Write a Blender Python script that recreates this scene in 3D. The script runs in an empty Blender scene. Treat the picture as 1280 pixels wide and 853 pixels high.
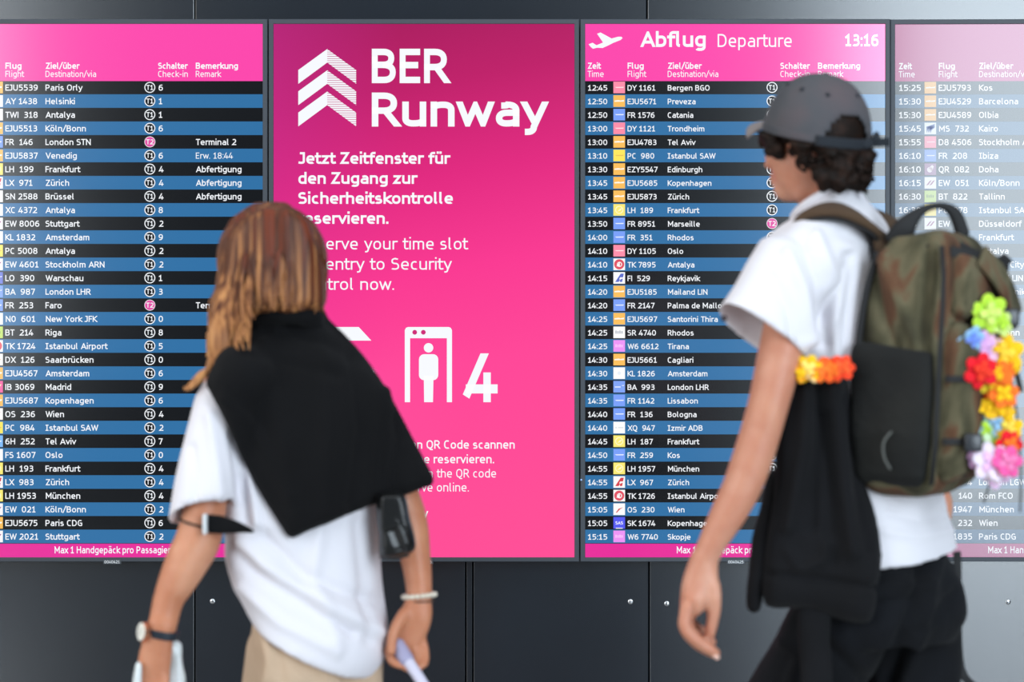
import bpy, bmesh, math, random
import numpy as np
from mathutils import Vector, Matrix, noise as mnoise
from mathutils.geometry import delaunay_2d_cdt, tessellate_polygon

S = bpy.context.scene
COL = S.collection
F = 2400.0           # focal length in pixels of a 1280 wide frame
DIST = 6.0           # camera to display fronts, metres
CAMZ = 1.32

# ------------------------------------------------------------------ camera, light, exposure
cam = bpy.data.cameras.new('camera')
cam_o = bpy.data.objects.new('camera', cam)
COL.objects.link(cam_o)
cam_o.location = (0, -DIST, CAMZ)
cam_o.rotation_euler = (math.pi / 2, 0, 0)
cam.sensor_width = 36
cam.lens = 36 * F / 1280
cam.clip_start = 0.05
cam.dof.use_dof = True
cam.dof.focus_distance = DIST
cam.dof.aperture_fstop = 2.9
cam.dof.aperture_blades = 9
S.camera = cam_o

S.view_settings.view_transform = 'Standard'
S.view_settings.look = 'None'
S.view_settings.gamma = 1
S.view_settings.exposure = 0.0
S.view_settings.use_curve_mapping = False

W = bpy.data.worlds.new('hall_daylight')
S.world = W
W.use_nodes = True
wn = W.node_tree.nodes
bg = wn['Background']
w_tc = wn.new('ShaderNodeTexCoord')
w_sp = wn.new('ShaderNodeSeparateXYZ')
w_rp = wn.new('ShaderNodeValToRGB')
W.node_tree.links.new(w_tc.outputs['Generated'], w_sp.inputs[0])
W.node_tree.links.new(w_sp.outputs['Z'], w_rp.inputs[0])
W.node_tree.links.new(w_rp.outputs[0], bg.inputs[0])
w_rp.color_ramp.elements[0].position = 0.09      # the hall: dim at eye height, bright roof lights above
w_rp.color_ramp.elements[0].color = (0.05, 0.068, 0.09, 1)
w_rp.color_ramp.elements[1].position = 0.75
w_rp.color_ramp.elements[1].color = (0.80, 0.90, 1.0, 1)
bg.inputs[1].default_value = 0.6


def area_light(name, loc, target, sx, sy, radiance, color):
    l = bpy.data.lights.new(name, 'AREA')
    l.shape = 'RECTANGLE'
    l.size = sx
    l.size_y = sy
    l.energy = radiance * math.pi * sx * sy
    l.color = color
    o = bpy.data.objects.new(name, l)
    COL.objects.link(o)
    o.location = loc
    d = Vector(target) - Vector(loc)
    o.rotation_euler = d.to_track_quat('-Z', 'Y').to_euler()
    return o


# glazed facade behind the photographer, to the right (its mirror image washes out the right-hand display)
area_light('window_daylight_rear', (4.5, -9.5, 2.95), (4.5, 0, 2.95), 3.6, 6.1, 12.0, (0.78, 0.90, 1.0))
# glazed facade further left
area_light('window_daylight_rear_left', (-6.05, -9.0, 3.0), (-6.05, 0, 3.0), 4.2, 4.2, 6.0, (0.88, 0.95, 1.0))
# long window on the left side of the hall and the skylight over the passage
area_light('window_daylight_side', (-5.2, -3.6, 2.3), (0, -2.4, 1.2), 4.5, 3.2, 2.8, (1.0, 0.96, 0.90))
area_light('skylight', (-0.6, -3.4, 5.2), (0, -2.3, 1.0), 6.0, 3.0, 1.1, (1.0, 0.98, 0.96))


# ------------------------------------------------------------------ helpers
def lin(c):
    return tuple(((v / 255) / 12.92 if v / 255 <= 0.04045 else ((v / 255 + 0.055) / 1.055) ** 2.4) for v in c)


_mats = {}


def mat(name, col, rough=0.6, metal=0.0, spec=0.5, emit=None, es=1.0):
    if name in _mats:
        return _mats[name]
    m = bpy.data.materials.new(name)
    m.use_nodes = True
    b = m.node_tree.nodes['Principled BSDF']
    b.inputs['Base Color'].default_value = (*lin(col), 1)
    b.inputs['Roughness'].default_value = rough
    b.inputs['Metallic'].default_value = metal
    b.inputs['Specular IOR Level'].default_value = spec
    if emit is not None:
        b.inputs['Emission Color'].default_value = (*lin(emit), 1)
        b.inputs['Emission Strength'].default_value = es
    _mats[name] = m
    return m


def nd(m, kind, **kw):
    n = m.node_tree.nodes.new(kind)
    for k, v in kw.items():
        if k in n.inputs:
            n.inputs[k].default_value = v
        else:
            setattr(n, k, v)
    return n


def lk(m, a, b):
    m.node_tree.links.new(a, b)


def pbsdf(m):
    return m.node_tree.nodes['Principled BSDF']


def add_bump(m, scale=60, strength=0.2, dist=0.004, stretch=(1, 1, 1), detail=4, kind='noise'):
    tc = nd(m, 'ShaderNodeTexCoord')
    mp = nd(m, 'ShaderNodeMapping')
    mp.inputs['Scale'].default_value = stretch
    lk(m, tc.outputs['Object'], mp.inputs[0])
    if kind == 'noise':
        n = nd(m, 'ShaderNodeTexNoise', Scale=scale, Detail=detail)
    else:
        n = nd(m, 'ShaderNodeTexVoronoi', Scale=scale)
    lk(m, mp.outputs[0], n.inputs['Vector'])
    b = nd(m, 'ShaderNodeBump', Strength=strength, Distance=dist)
    lk(m, n.outputs[0], b.inputs['Height'])
    lk(m, b.outputs[0], pbsdf(m).inputs['Normal'])
    return m


def mottle(m, cols, scale=8, stretch=(1, 1, 1), detail=3, pos=None, interp='LINEAR', distortion=0.0):
    """colour of the material itself varies between cols along a noise"""
    tc = nd(m, 'ShaderNodeTexCoord')
    mp = nd(m, 'ShaderNodeMapping')
    mp.inputs['Scale'].default_value = stretch
    lk(m, tc.outputs['Object'], mp.inputs[0])
    n = nd(m, 'ShaderNodeTexNoise', Scale=scale, Detail=detail, Distortion=distortion)
    lk(m, mp.outputs[0], n.inputs['Vector'])
    r = nd(m, 'ShaderNodeValToRGB')
    r.color_ramp.interpolation = interp
    el = r.color_ramp.elements
    while len(el) < len(cols):
        el.new(0.5)
    for i, c in enumerate(cols):
        el[i].position = pos[i] if pos else 0.3 + 0.4 * i / max(1, len(cols) - 1)
        el[i].color = (*lin(c), 1)
    lk(m, n.outputs[0], r.inputs[0])
    lk(m, r.outputs[0], pbsdf(m).inputs['Base Color'])
    return r


_wl = {}


def wloc(o):
    return _wl.get(o.name, Vector((0, 0, 0)))


def empty(name, loc, label=None, cat=None, group=None, parent=None):
    o = bpy.data.objects.new(name, None)
    COL.objects.link(o)
    o.empty_display_size = 0.1
    p = wloc(parent) if parent else Vector((0, 0, 0))
    o.parent = parent
    o.location = Vector(loc) - p
    _wl[o.name] = Vector(loc)
    if label:
        o['label'] = label
    if cat:
        o['category'] = cat
    if group:
        o['group'] = group
    return o


def obj(name, vf, m, parent=None, label=None, cat=None, group=None, kind=None, smooth=True, mi=None, auto=None):
    """vf = (verts in world coordinates, faces); links one mesh object whose origin is its middle"""
    v, f = vf[0], vf[1]
    v = np.asarray(v, float)
    c = (v.min(0) + v.max(0)) / 2
    me = bpy.data.meshes.new(name)
    me.from_pydata((v - c).tolist(), [], [list(map(int, q)) for q in f])
    for mm in (m if isinstance(m, (list, tuple)) else [m]):
        me.materials.append(mm)
    if mi is not None:
        me.polygons.foreach_set('material_index', np.asarray(mi, dtype=np.int32))
    me.update()
    if smooth:
        me.polygons.foreach_set('use_smooth', np.ones(len(me.polygons), dtype=bool))
        if auto:
            me.set_sharp_from_angle(angle=math.radians(auto))
    o = bpy.data.objects.new(name, me)
    COL.objects.link(o)
    o.parent = parent
    p = wloc(parent) if parent else Vector((0, 0, 0))
    o.location = Vector(c) - p
    _wl[o.name] = Vector(c)
    if label:
        o['label'] = label
    if cat:
        o['category'] = cat
    if group:
        o['group'] = group
    if kind:
        o['kind'] = kind
    return o


def joinvf(parts):
    V, Fc, n = [], [], 0
    for v, f in parts:
        v = np.asarray(v, float).reshape(-1, 3)
        V.append(v)
        Fc += [[i + n for i in q] for q in f]
        n += len(v)
    return (np.concatenate(V) if V else np.zeros((0, 3)), Fc)


def box(x0, x1, y0, y1, z0, z1):
    v = [(x, y, z) for x in (x0, x1) for y in (y0, y1) for z in (z0, z1)]
    f = [(0, 1, 3, 2), (4, 6, 7, 5), (0, 4, 5, 1), (2, 3, 7, 6), (0, 2, 6, 4), (1, 5, 7, 3)]
    return (v, f)


def bevel_box(x0, x1, y0, y1, z0, z1, r=0.004, seg=2):
    bm = bmesh.new()
    vs, fs = box(x0, x1, y0, y1, z0, z1)
    bv = [bm.verts.new(v) for v in vs]
    for f in fs:
        bm.faces.new([bv[i] for i in f])
    bmesh.ops.recalc_face_normals(bm, faces=bm.faces)
    bmesh.ops.bevel(bm, geom=list(bm.edges), offset=r, segments=seg, profile=0.5, affect='EDGES')
    bm.verts.index_update()
    out = ([tuple(v.co) for v in bm.verts], [[v.index for v in f.verts] for f in bm.faces])
    bm.free()
    return out


# ------------------------------------------------------------------ wall pixels -> metres on the display plane (y = 0)
PX = DIST / F        # metres per pixel of the photograph at the displays


def wx(px):
    return (px - 640) * PX


def wz(py):
    return CAMZ - (py - 426.5) * PX


def poly(pts, y=0.0):
    """flat polygon (pixel coordinates of the photograph taken at the display plane) facing the room"""
    p = [Vector((wx(a), wz(b), 0)) for a, b in pts]
    tr = tessellate_polygon([p])
    v = [(q.x, y, q.y) for q in p]
    out = []
    for t in tr:
        a, b, c = (p[i] for i in t)
        cr = (b.x - a.x) * (c.y - a.y) - (b.y - a.y) * (c.x - a.x)
        out.append(t if cr > 0 else (t[0], t[2], t[1]))
    return (v, out)


def rect(x0, y0, x1, y1, y=0.0):
    return poly([(x0, y0), (x1, y0), (x1, y1), (x0, y1)], y)


def disc(cx, cy, r, y=0.0, n=24):
    return poly([(cx + r * math.cos(2 * math.pi * i / n), cy + r * math.sin(2 * math.pi * i / n)) for i in range(n)], y)


def ringp(cx, cy, r0, r1, y=0.0, n=28):
    v, f = [], []
    for i in range(n):
        a = 2 * math.pi * i / n
        for r in (r0, r1):
            v.append((wx(cx + r * math.cos(a)), y, wz(cy - r * math.sin(a))))
    for i in range(n):
        j = (i + 1) % n
        f.append((2 * i, 2 * i + 1, 2 * j + 1, 2 * j))
    return (v, f)


def rrect_pts(x0, y0, x1, y1, r, n=5):
    pts = []
    for cx, cy, a0 in ((x1 - r, y0 + r, -90), (x1 - r, y1 - r, 0), (x0 + r, y1 - r, 90), (x0 + r, y0 + r, 180)):
        for i in range(n + 1):
            a = math.radians(a0 + 90 * i / n)
            pts.append((cx + r * math.cos(a), cy + r * math.sin(a)))
    return pts


def clip_band(pts, ya, yb):
    def clip(ps, yv, keep):
        out = []
        for i in range(len(ps)):
            a, b = ps[i], ps[(i + 1) % len(ps)]
            ia, ib = keep(a[1]), keep(b[1])
            if ia:
                out.append(a)
            if ia != ib:
                t = (yv - a[1]) / (b[1] - a[1])
                out.append((a[0] + t * (b[0] - a[0]), yv))
        return out
    q = clip(pts, ya, lambda y: y >= ya)
    return clip(q, yb, lambda y: y <= yb) if len(q) > 2 else []


# ------------------------------------------------------------------ lettering: a humanist sans drawn as strokes
XH = 0.735
# glyph: (skeleton width, [strokes]); a stroke is a list of points: (x, y) straight, ('h'|'v', x, y) quarter curve that leaves
# horizontally | vertically; a leading 'd' marks a diagonal stroke whose ends are cut level
FONT = {
 'A': (.60, [['d', (0, 0), (.30, 1), (.60, 0)], [(.15, .27), (.45, .27)]]),
 'B': (.47, [[(0, .7), (0, 1), (.22, 1), ('h', .43, .78), ('v', .22, .54), (.04, .54)], [(.2, .54), ('h', .47, .28), ('v', .24, 0), (0, 0), (0, .72)]]),
 'C': (.44, [[(.44, .97), ('h', .26, 1), ('h', 0, .5), ('v', .26, 0), ('h', .44, .03)]]),
 'D': (.52, [[(0, .5), (0, 1), (.20, 1), ('h', .52, .5), ('v', .20, 0), (0, 0), (0, .5)]]),
 'E': (.38, [[(.38, 1), (0, 1), (0, 0), (.38, 0)], [(0, .53), (.33, .53)]]),
 'F': (.36, [[(.36, 1), (0, 1), (0, 0)], [(0, .5), (.32, .5)]]),
 'G': (.49, [[(.46, .96), ('h', .27, 1), ('h', 0, .5), ('v', .27, 0), ('h', .49, .06), (.49, .48), (.28, .48)]]),
 'H': (.51, [[(0, 0), (0, 1)], [(.51, 0), (.51, 1)], [(0, .53), (.51, .53)]]),
 'I': (0, [[(0, 0), (0, 1)]]),
 '\x01': (.28, [[(.14, 0), (.14, 1)], [(0, 1), (.28, 1)], [(0, 0), (.28, 0)]]),
 'J': (.24, [[(.04, 1), (.24, 1), (.24, .16), ('v', .04, 0), (-.06, 0.02)]]),
 'K': (.47, [[(0, 0), (0, 1)], ['d', (.47, 1), (.06, .52), (.49, 0)]]),
 'L': (.35, [[(0, 1), (0, 0), (.35, 0)]]),
 'M': (.64, [[(0, 0), (0, 1)], [(.64, 0), (.64, 1)], ['d', (0, 1), (.32, .30), (.64, 1)]]),
 'N': (.52, [[(0, 0), (0, 1)], [(.52, 0), (.52, 1)], ['d', (0, 1), (.52, 0)]]),
 'O': (.56, [[(.28, 1), ('h', .56, .5), ('v', .28, 0), ('h', 0, .5), ('v', .28, 1)]]),
 'P': (.44, [[(0, 0), (0, 1), (.20, 1), ('h', .44, .71), ('v', .20, .42), (0, .42)]]),
 'Q': (.56, [[(.28, 1), ('h', .56, .5), ('v', .28, 0), ('h', 0, .5), ('v', .28, 1)], [(.28, .02), ('v', .44, -.17), (.54, -.17)]]),
 'R': (.46, [[(0, 0), (0, 1), (.20, 1), ('h', .44, .73), ('v', .20, .46), (0, .46)], ['z', (.25, .44), (.48, 0)]]),
 'S': (.42, [[(.40, .96), ('h', .24, 1), ('h', 0, .76), ('v', .22, .53), ('h', .43, .25), ('v', .20, 0), ('h', 0, .05)]]),
 'T': (.46, [[(0, 1), (.46, 1)], [(.23, 1), (.23, 0)]]),
 'U': (.50, [[(0, 1), (0, .32), ('v', .25, 0), ('h', .50, .32), (.50, 1)]]),
 'V': (.56, [['d', (0, 1), (.28, 0), (.56, 1)]]),
 'W': (.84, [['d', (0, 1), (.21, 0), (.42, .95), (.63, 0), (.84, 1)]]),
 'X': (.52, [['d', (0, 1), (.52, 0)], ['d', (.52, 1), (0, 0)]]),
 'Y': (.52, [['d', (0, 1), (.26, .46), (.52, 1)], [(.26, .5), (.26, 0)]]),
 'Z': (.44, [[(0, 1), (.44, 1), (0, 0), (.44, 0)]]),
 'a': (.40, [[(.05, .70), ('h', .20, XH), ('h', .40, .5), (.40, 0)], [(.40, .42), (.20, .42), ('h', 0, .2), ('v', .17, 0), ('h', .40, .14)]]),
 'b': (.42, [[(0, 1.02), (0, 0), (.18, 0), ('h', .42, .37), ('v', .22, XH), ('h', 0, .62)]]),
 'c': (.34, [[(.34, .71), ('h', .22, XH), ('h', 0, .37), ('v', .22, 0), ('h', .34, .03)]]),
 'd': (.42, [[(.42, 1.02), (.42, 0)], [(.42, .69), (.22, XH), ('h', 0, .37), ('v', .20, 0), ('h', .42, .14)]]),
 'e': (.42, [[(.0, .36), (.42, .36), (.42, .46), ('v', .22, XH), ('h', 0, .37), ('v', .24, 0), ('h', .40, .04)]]),
 'f': (.26, [[(.31, 1.02), (.26, 1.02), ('h', .09, .86), (.09, 0)], [(-.02, XH), (.27, XH)]]),
 'g': (.42, [[(.42, .69), (.22, XH), ('h', 0, .38), ('v', .20, .03), ('h', .42, .15)], [(.42, XH), (.42, -.06), ('v', .20, -.25), ('h', .03, -.21)]]),
 'h': (.41, [[(0, 0), (0, 1.02)], [(0, .60), ('v', .22, XH), ('h', .41, .52), (.41, 0)]]),
 'i': (0, [[(0, 0), (0, XH)], 'dot']),
 'j': (.06, [[(.06, XH), (.06, -.08), ('v', -.10, -.25)], 'dotj']),
 'k': (.38, [[(0, 0), (0, 1.02)], ['d', (.37, XH), (.05, .40), (.40, 0)]]),
 'l': (.11, [[(0, 1.02), (0, .15), ('v', .13, 0)]]),
 'm': (.68, [[(0, 0), (0, XH)], [(0, .60), ('v', .19, XH), ('h', .34, .54), (.34, 0)], [(.34, .60), ('v', .53, XH), ('h', .68, .54), (.68, 0)]]),
 'n': (.41, [[(0, 0), (0, XH)], [(0, .60), ('v', .22, XH), ('h', .41, .52), (.41, 0)]]),
 'o': (.44, [[(.22, XH), ('h', .44, .367), ('v', .22, 0), ('h', 0, .367), ('v', .22, XH)]]),
 'p': (.42, [[(0, XH), (0, -.25)], [(0, .62), ('v', .22, XH), ('h', .42, .37), ('v', .19, 0), (0, .04)]]),
 'q': (.42, [[(.42, XH), (.42, -.25)], [(.42, .69), (.22, XH), ('h', 0, .37), ('v', .20, 0), ('h', .42, .14)]]),
 'r': (.23, [[(0, 0), (0, XH)], [(0, .54), ('v', .20, XH), (.26, XH)]]),
 's': (.33, [[(.31, .70), ('h', .18, XH), ('h', 0, .56), ('v', .17, .38), ('h', .34, .19), ('v', .15, 0), ('h', 0, .04)]]),
 't': (.25, [[(.07, .96), (.07, .17), ('v', .22, 0), (.28, .02)], [(-.04, XH), (.26, XH)]]),
 'u': (.41, [[(0, XH), (0, .20), ('v', .18, 0), ('h', .41, .14)], [(.41, XH), (.41, 0)]]),
 'v': (.44, [['d', (0, XH), (.22, 0), (.44, XH)]]),
 'w': (.70, [['d', (0, XH), (.17, 0), (.35, XH - .04), (.53, 0), (.70, XH)]]),
 'x': (.40, [['d', (0, XH), (.40, 0)], ['d', (.40, XH), (0, 0)]]),
 'y': (.44, [['y', (0, XH), (.215, .05)], ['y', (.44, XH), (.20, -.10), ('v', .05, -.25), (-.01, -.25)]]),
 'z': (.36, [[(0, XH), (.36, XH), (0, 0), (.36, 0)]]),
 '0': (.46, [[(.23, 1), ('h', .46, .5), ('v', .23, 0), ('h', 0, .5), ('v', .23, 1)]]),
 '1': (.36, [[(.02, .80), (.20, .99), (.20, 0)], [(.04, 0), (.36, 0)]]),
 '2': (.42, [[(.02, .95), ('h', .20, 1), ('h', .42, .74), ('v', .30, .44), (0, 0), (.44, 0)]]),
 '3': (.42, [[(.02, .96), ('h', .20, 1), ('h', .40, .77), ('v', .20, .54), (.12, .54)], [(.18, .54), ('h', .43, .27), ('v', .18, 0), ('h', 0, .04)]]),
 '4': (.50, [['d', (.27, 1), (.0, .23)], [(.0, .22), (.50, .22)], [(.36, .52), (.36, 0)]]),
 '5': (.42, [[(.39, 1), (.05, 1), (.05, .57), (.18, .60), ('h', .43, .32), ('v', .17, 0), ('h', 0, .04)]]),
 '6': (.45, [[(.38, .99), (.30, .97), ('h', 0, .36), ('v', .22, 0), ('h', .45, .30), ('v', .23, .59), ('h', .02, .42)]]),
 '7': (.42, [[(0, 1), (.42, 1), (.14, 0)]]),
 '8': (.45, [[(.225, 1), ('h', .42, .77), ('v', .225, .53), ('h', .03, .77), ('v', .225, 1)], [(.225, .53), ('h', .45, .26), ('v', .225, 0), ('h', 0, .26), ('v', .225, .53)]]),
 '9': (.45, [[(.07, .01), (.15, .03), ('h', .45, .64), ('v', .23, 1), ('h', 0, .70), ('v', .22, .41), ('h', .43, .58)]]),
 ':': (0, ['colon']), '.': (0, ['stop']), '-': (.24, [[(0, .40), (.24, .40)]]), '/': (.36, [['d', (0, -.06), (.36, 1.06)]]), '!': (0, [[(0, .3), (0, 1)], 'stop']),
}
for _c, _b in (('ä', 'a'), ('ö', 'o'), ('ü', 'u')):
    FONT[_c] = (FONT[_b][0], FONT[_b][1] + ['uml'])
STROKE = {'r': 0.118, 'm': 0.150, 'b': 0.186}
SIDE = {'r': 0.165, 'm': 0.150, 'b': 0.125}
WIDE = {'r': 1.13, 'm': 1.16, 'b': 1.22}
SPACE = 0.37
_gc = {}


def _curve(p, q, mode, n=7):
    out = []
    e = 2 / 2.35
    for i in range(1, n + 1):
        a = math.pi / 2 * i / n
        s, c = math.sin(a) ** e, 1 - math.cos(a) ** e if i < n else 1.0
        if i == n:
            s = 1.0
        if mode == 'h':
            out.append((p[0] + (q[0] - p[0]) * s, p[1] + (q[1] - p[1]) * c))
        else:
            out.append((p[0] + (q[0] - p[0]) * c, p[1] + (q[1] - p[1]) * s))
    return out


def _ribbon(pts, t, ext, ext1=None):
    """quads of a constant-width stroke with mitred joints"""
    P = [Vector(p) for p in pts]
    P = [p for i, p in enumerate(P) if i == 0 or (p - P[i - 1]).length > 1e-5]
    closed = (P[0] - P[-1]).length < 1e-4 and len(P) > 4
    ext1 = ext if ext1 is None else ext1
    if ext and not closed:
        P[0] = P[0] + (P[0] - P[1]).normalized() * ext
    if ext1 and not closed:
        P[-1] = P[-1] + (P[-1] - P[-2]).normalized() * ext1
    L, R = [], []
    n = len(P)
    for i in range(n):
        a = P[i - 1] if i else (P[-2] if closed else None)
        b = P[i + 1] if i < n - 1 else (P[1] if closed else None)
        d0 = (P[i] - a).normalized() if a is not None else None
        d1 = (b - P[i]).normalized() if b is not None else None
        if d0 is None:
            d0 = d1
        if d1 is None:
            d1 = d0
        n0, n1 = Vector((-d0.y, d0.x)), Vector((-d1.y, d1.x))
        m = n0 + n1
        if m.length < 0.3:
            m = n0
        m.normalize()
        k = min(1 / max(0.25, m.dot(n0)), 3.2)
        L.append(P[i] + m * (t / 2 * k))
        R.append(P[i] - m * (t / 2 * k))
    return [[tuple(L[i]), tuple(R[i]), tuple(R[i + 1]), tuple(L[i + 1])] for i in range(n - 1)]


def glyph(ch, w):
    if (ch, w) in _gc:
        return _gc[(ch, w)]
    t = STROKE[w]
    wd, strokes = FONT[ch]
    wd *= WIDE[w]
    low = ch.islower() or ch in 'äöü'

    def my(y):
        if y < 0:
            return y + t / 2
        if low:
            return t / 2 + y / XH * (XH - t) if y <= XH else y - t / 2
        return t / 2 + y * (1 - t)

    def mx_(x):
        return t / 2 + x * WIDE[w]

    quads = []
    for s in strokes:
        if isinstance(s, str):
            h = t * 0.52
            dots = {'dot': [(t / 2, 01.055 - h)], 'dotj': [(t / 2 + .06, 1.055 - h)], 'uml': [(t / 2 + wd / 2 - .12, 1.055 - h), (t / 2 + wd / 2 + .12, 1.055 - h)],
                    'colon': [(t / 2, h), (t / 2, XH - h)], 'stop': [(t / 2, h)]}[s]
            for a, b in dots:
                quads.append([(a - h, b - h), (a + h, b - h), (a + h, b + h), (a - h, b + h)])
            continue
        fl = s[0] if s[0] in ('d', 'y', 'z') else None
        q = s[1:] if fl else s
        pts, cur = [], None
        for e in q:
            if e[0] in ('h', 'v'):
                to = (mx_(e[1]), my(e[2]))
                pts += _curve(cur, to, e[0])
                cur = to
            else:
                cur = (mx_(e[0]), my(e[1]))
                pts.append(cur)
        if fl == 'd':
            top = XH if low and ch != 'k' else 1.0
            if ch == 'k':
                top = XH
            lo = 0.0
            if ch == '/':
                top, lo = 1.1, -.1
            if ch == 'R':
                top = 1
            for u in _ribbon(pts, t, t if ch != 'Y' else t):
                u = clip_band(u, lo, top)
                if len(u) > 2:
                    quads.append(u)
        elif fl in ('y', 'z'):
            for u in _ribbon(pts, t, t if fl == 'y' else 0, 0 if fl == 'y' else t):
                u = clip_band(u, -.5, XH) if fl == 'y' else clip_band(u, 0, 1)
                if len(u) > 2:
                    quads.append(u)
        else:
            quads += _ribbon(pts, t, t / 2 if q[1][0] not in ('h', 'v') else 0, t / 2 if q[-1][0] not in ('h', 'v') else 0)
    V, Fc = [], []
    for q in quads:
        ar = sum(q[i][0] * q[(i + 1) % len(q)][1] - q[(i + 1) % len(q)][0] * q[i][1] for i in range(len(q)))
        if ar < 0:
            q = q[::-1]
        Fc.append(list(range(len(V), len(V) + len(q))))
        V += q
    _gc[(ch, w)] = (np.array(V), Fc, wd + t)
    return _gc[(ch, w)]


def text(s, x0, base, cap, width=None, w='m', y=0.0, cond=None, track=0.0, align='l'):
    """lettering starting at pixel x0 on baseline `base`, capitals `cap` pixels high; width in pixels if known"""
    s = ''.join('\x01' if c == 'I' and i + 1 < len(s) and s[i + 1].islower() else c for i, c in enumerate(s))
    V, Fc, n, x = [], [], 0, 0.0
    for i, ch in enumerate(s):
        if ch == ' ':
            x += SPACE
            continue
        v, f, a = glyph(ch, w)
        q = v.copy()
        q[:, 0] += x
        V.append(q)
        Fc += [[i_ + n for i_ in p] for p in f]
        n += len(v)
        sb = SIDE[w]
        if ch in 'ATVWYvwyx7/LrftkKXF4':
            sb *= 0.55
        if i + 1 < len(s) and s[i + 1] in 'ATVWYvwyxjft/J4':
            sb *= 0.6
        x += a + sb + track
    V = np.concatenate(V)
    l = V[:, 0].min()
    if width is None:
        kx = cap * (cond or 1.03)
    else:
        kx = width / (V[:, 0].max() - l)
    X = (V[:, 0] - l) * kx
    if align == 'r':
        X = X - X.max()
    if align == 'c':
        X = X - X.max() / 2
    px = x0 + X
    py = base - V[:, 1] * cap
    P = np.stack([(px - 640) * PX, np.full(len(px), y), CAMZ - (py - 426.5) * PX], 1)
    return (P, Fc)


# ------------------------------------------------------------------ screen inks: what the panel itself gives off, under a semi-gloss front
def ink(name, c, es=1.0):
    return mat('screen_' + name, (4, 4, 5), rough=0.16, spec=0.72, emit=c, es=es)


INK_WHITE = ink('white', (247, 250, 255))
INK_PINK = ink('pink', (252, 68, 172))
INK_FOOT = ink('footer_pink', (232, 42, 155))
INK_BLACK = ink('black', (11, 14, 18))
INK_BLUE = ink('blue', (46, 112, 165))
INK_BADGE = ink('badge_pink', (226, 78, 165))
INK_BLANK = ink('blank', (10, 12, 16))

# ------------------------------------------------------------------ room
YW = 0.075           # wall face behind the displays
m_wall = mat('wall_paint_blue_grey', (17, 24, 31), rough=0.22, spec=1.0)
mottle(m_wall, [(12, 20, 29), (18, 27, 37)], scale=2.2, detail=5)
add_bump(m_wall, scale=240, strength=0.06, dist=0.001)
m_gap = mat('seam_dark', (12, 14, 17), rough=0.8)
m_floor = mat('floor_stone', (150, 150, 148), rough=0.12)
mottle(m_floor, [(132, 132, 130), (165, 165, 162)], scale=30, detail=6)
m_steel = mat('screw_steel', (205, 208, 210), rough=0.3, metal=1.0)

obj('floor', box(-9, 9, -12, 0.3, -0.1, 0), m_floor, kind='structure', smooth=False)

wall = empty('wall_back', (0, YW, 0))
wall['kind'] = 'structure'
ZS = wz(330)         # panels meet behind the displays
GAP = 0.0045


def wall_panel(xa, xb, za, zb):
    o = obj('wall_panel', bevel_box(xa + GAP / 2, xb - GAP / 2, YW, YW + 0.03, za + GAP / 2, zb - GAP / 2, 0.0022, 2), m_wall, wall, smooth=False)
    o['kind'] = 'structure'


tops = [-5.0, -2.2, wx(238.5), wx(811), wx(1384), 4.0, 6.5]
for a, b in zip(tops[:-1], tops[1:]):
    wall_panel(a, b, ZS, 3.4)
bots = [-5.0, -2.2, wx(-110), wx(238.5), wx(581.5), wx(590.5), wx(813.5), wx(1235 + 160), 4.0, 6.5]
for a, b in zip(bots[:-1], bots[1:]):
    wall_panel(a, b, 0.06, ZS)
o = obj('wall_core', box(-5.0, 6.5, YW + 0.031, YW + 0.2, 0, 3.4), m_gap, wall, smooth=False)
o['kind'] = 'structure'
obj('baseboard_back', bevel_box(-5.0, 6.5, YW - 0.006, YW + 0.02, 0.0, 0.06, 0.003), m_gap, kind='structure', auto=30)


def screw(px, py, rot):
    x, z, r = wx(px), wz(py), 0.0082
    V, Fc = [], []
    n = 20
    for rr, yy in ((r, YW), (r, YW - 0.0015), (r * 0.8, YW - 0.0028)):
        for i in range(n):
            a = 2 * math.pi * i / n
            V.append((x + rr * math.cos(a), yy, z + rr * math.sin(a)))
    for k in range(2):
        for i in range(n):
            j = (i + 1) % n
            Fc.append((k * n + i, k * n + j, (k + 1) * n + j, (k + 1) * n + i))
    Fc.append(list(range(2 * n, 3 * n)))
    s = obj('wall_screw', (V, Fc), m_steel, wall, auto=40)
    s['kind'] = 'structure'
    c, sn = math.cos(rot), math.sin(rot)
    w, h = r * 0.62, r * 0.13
    q = [(x + c * a - sn * b, YW - 0.0030, z + sn * a + c * b) for a, b in ((-w, -h), (w, -h), (w, h), (-w, h))]
    sl = obj('slot', (q, [(0, 1, 2, 3)]), m_gap, s, smooth=False)
    sl['kind'] = 'structure'


for px, py, ro in ((261, 756, 0.1), (790, 756.5, 0.0), (836, 759, 1.5), (1268, 757, 0.4)):
    screw(px, py, ro)

# ------------------------------------------------------------------ displays
m_frame = mat('frame_graphite', (62, 68, 76), rough=0.5, spec=0.4)
m_rear = mat('casing_black', (20, 21, 24), rough=0.6)
SY0, SY1 = 30.0, 697.0      # picture area, photograph pixels
FW = 6.0                    # bezel width


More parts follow.
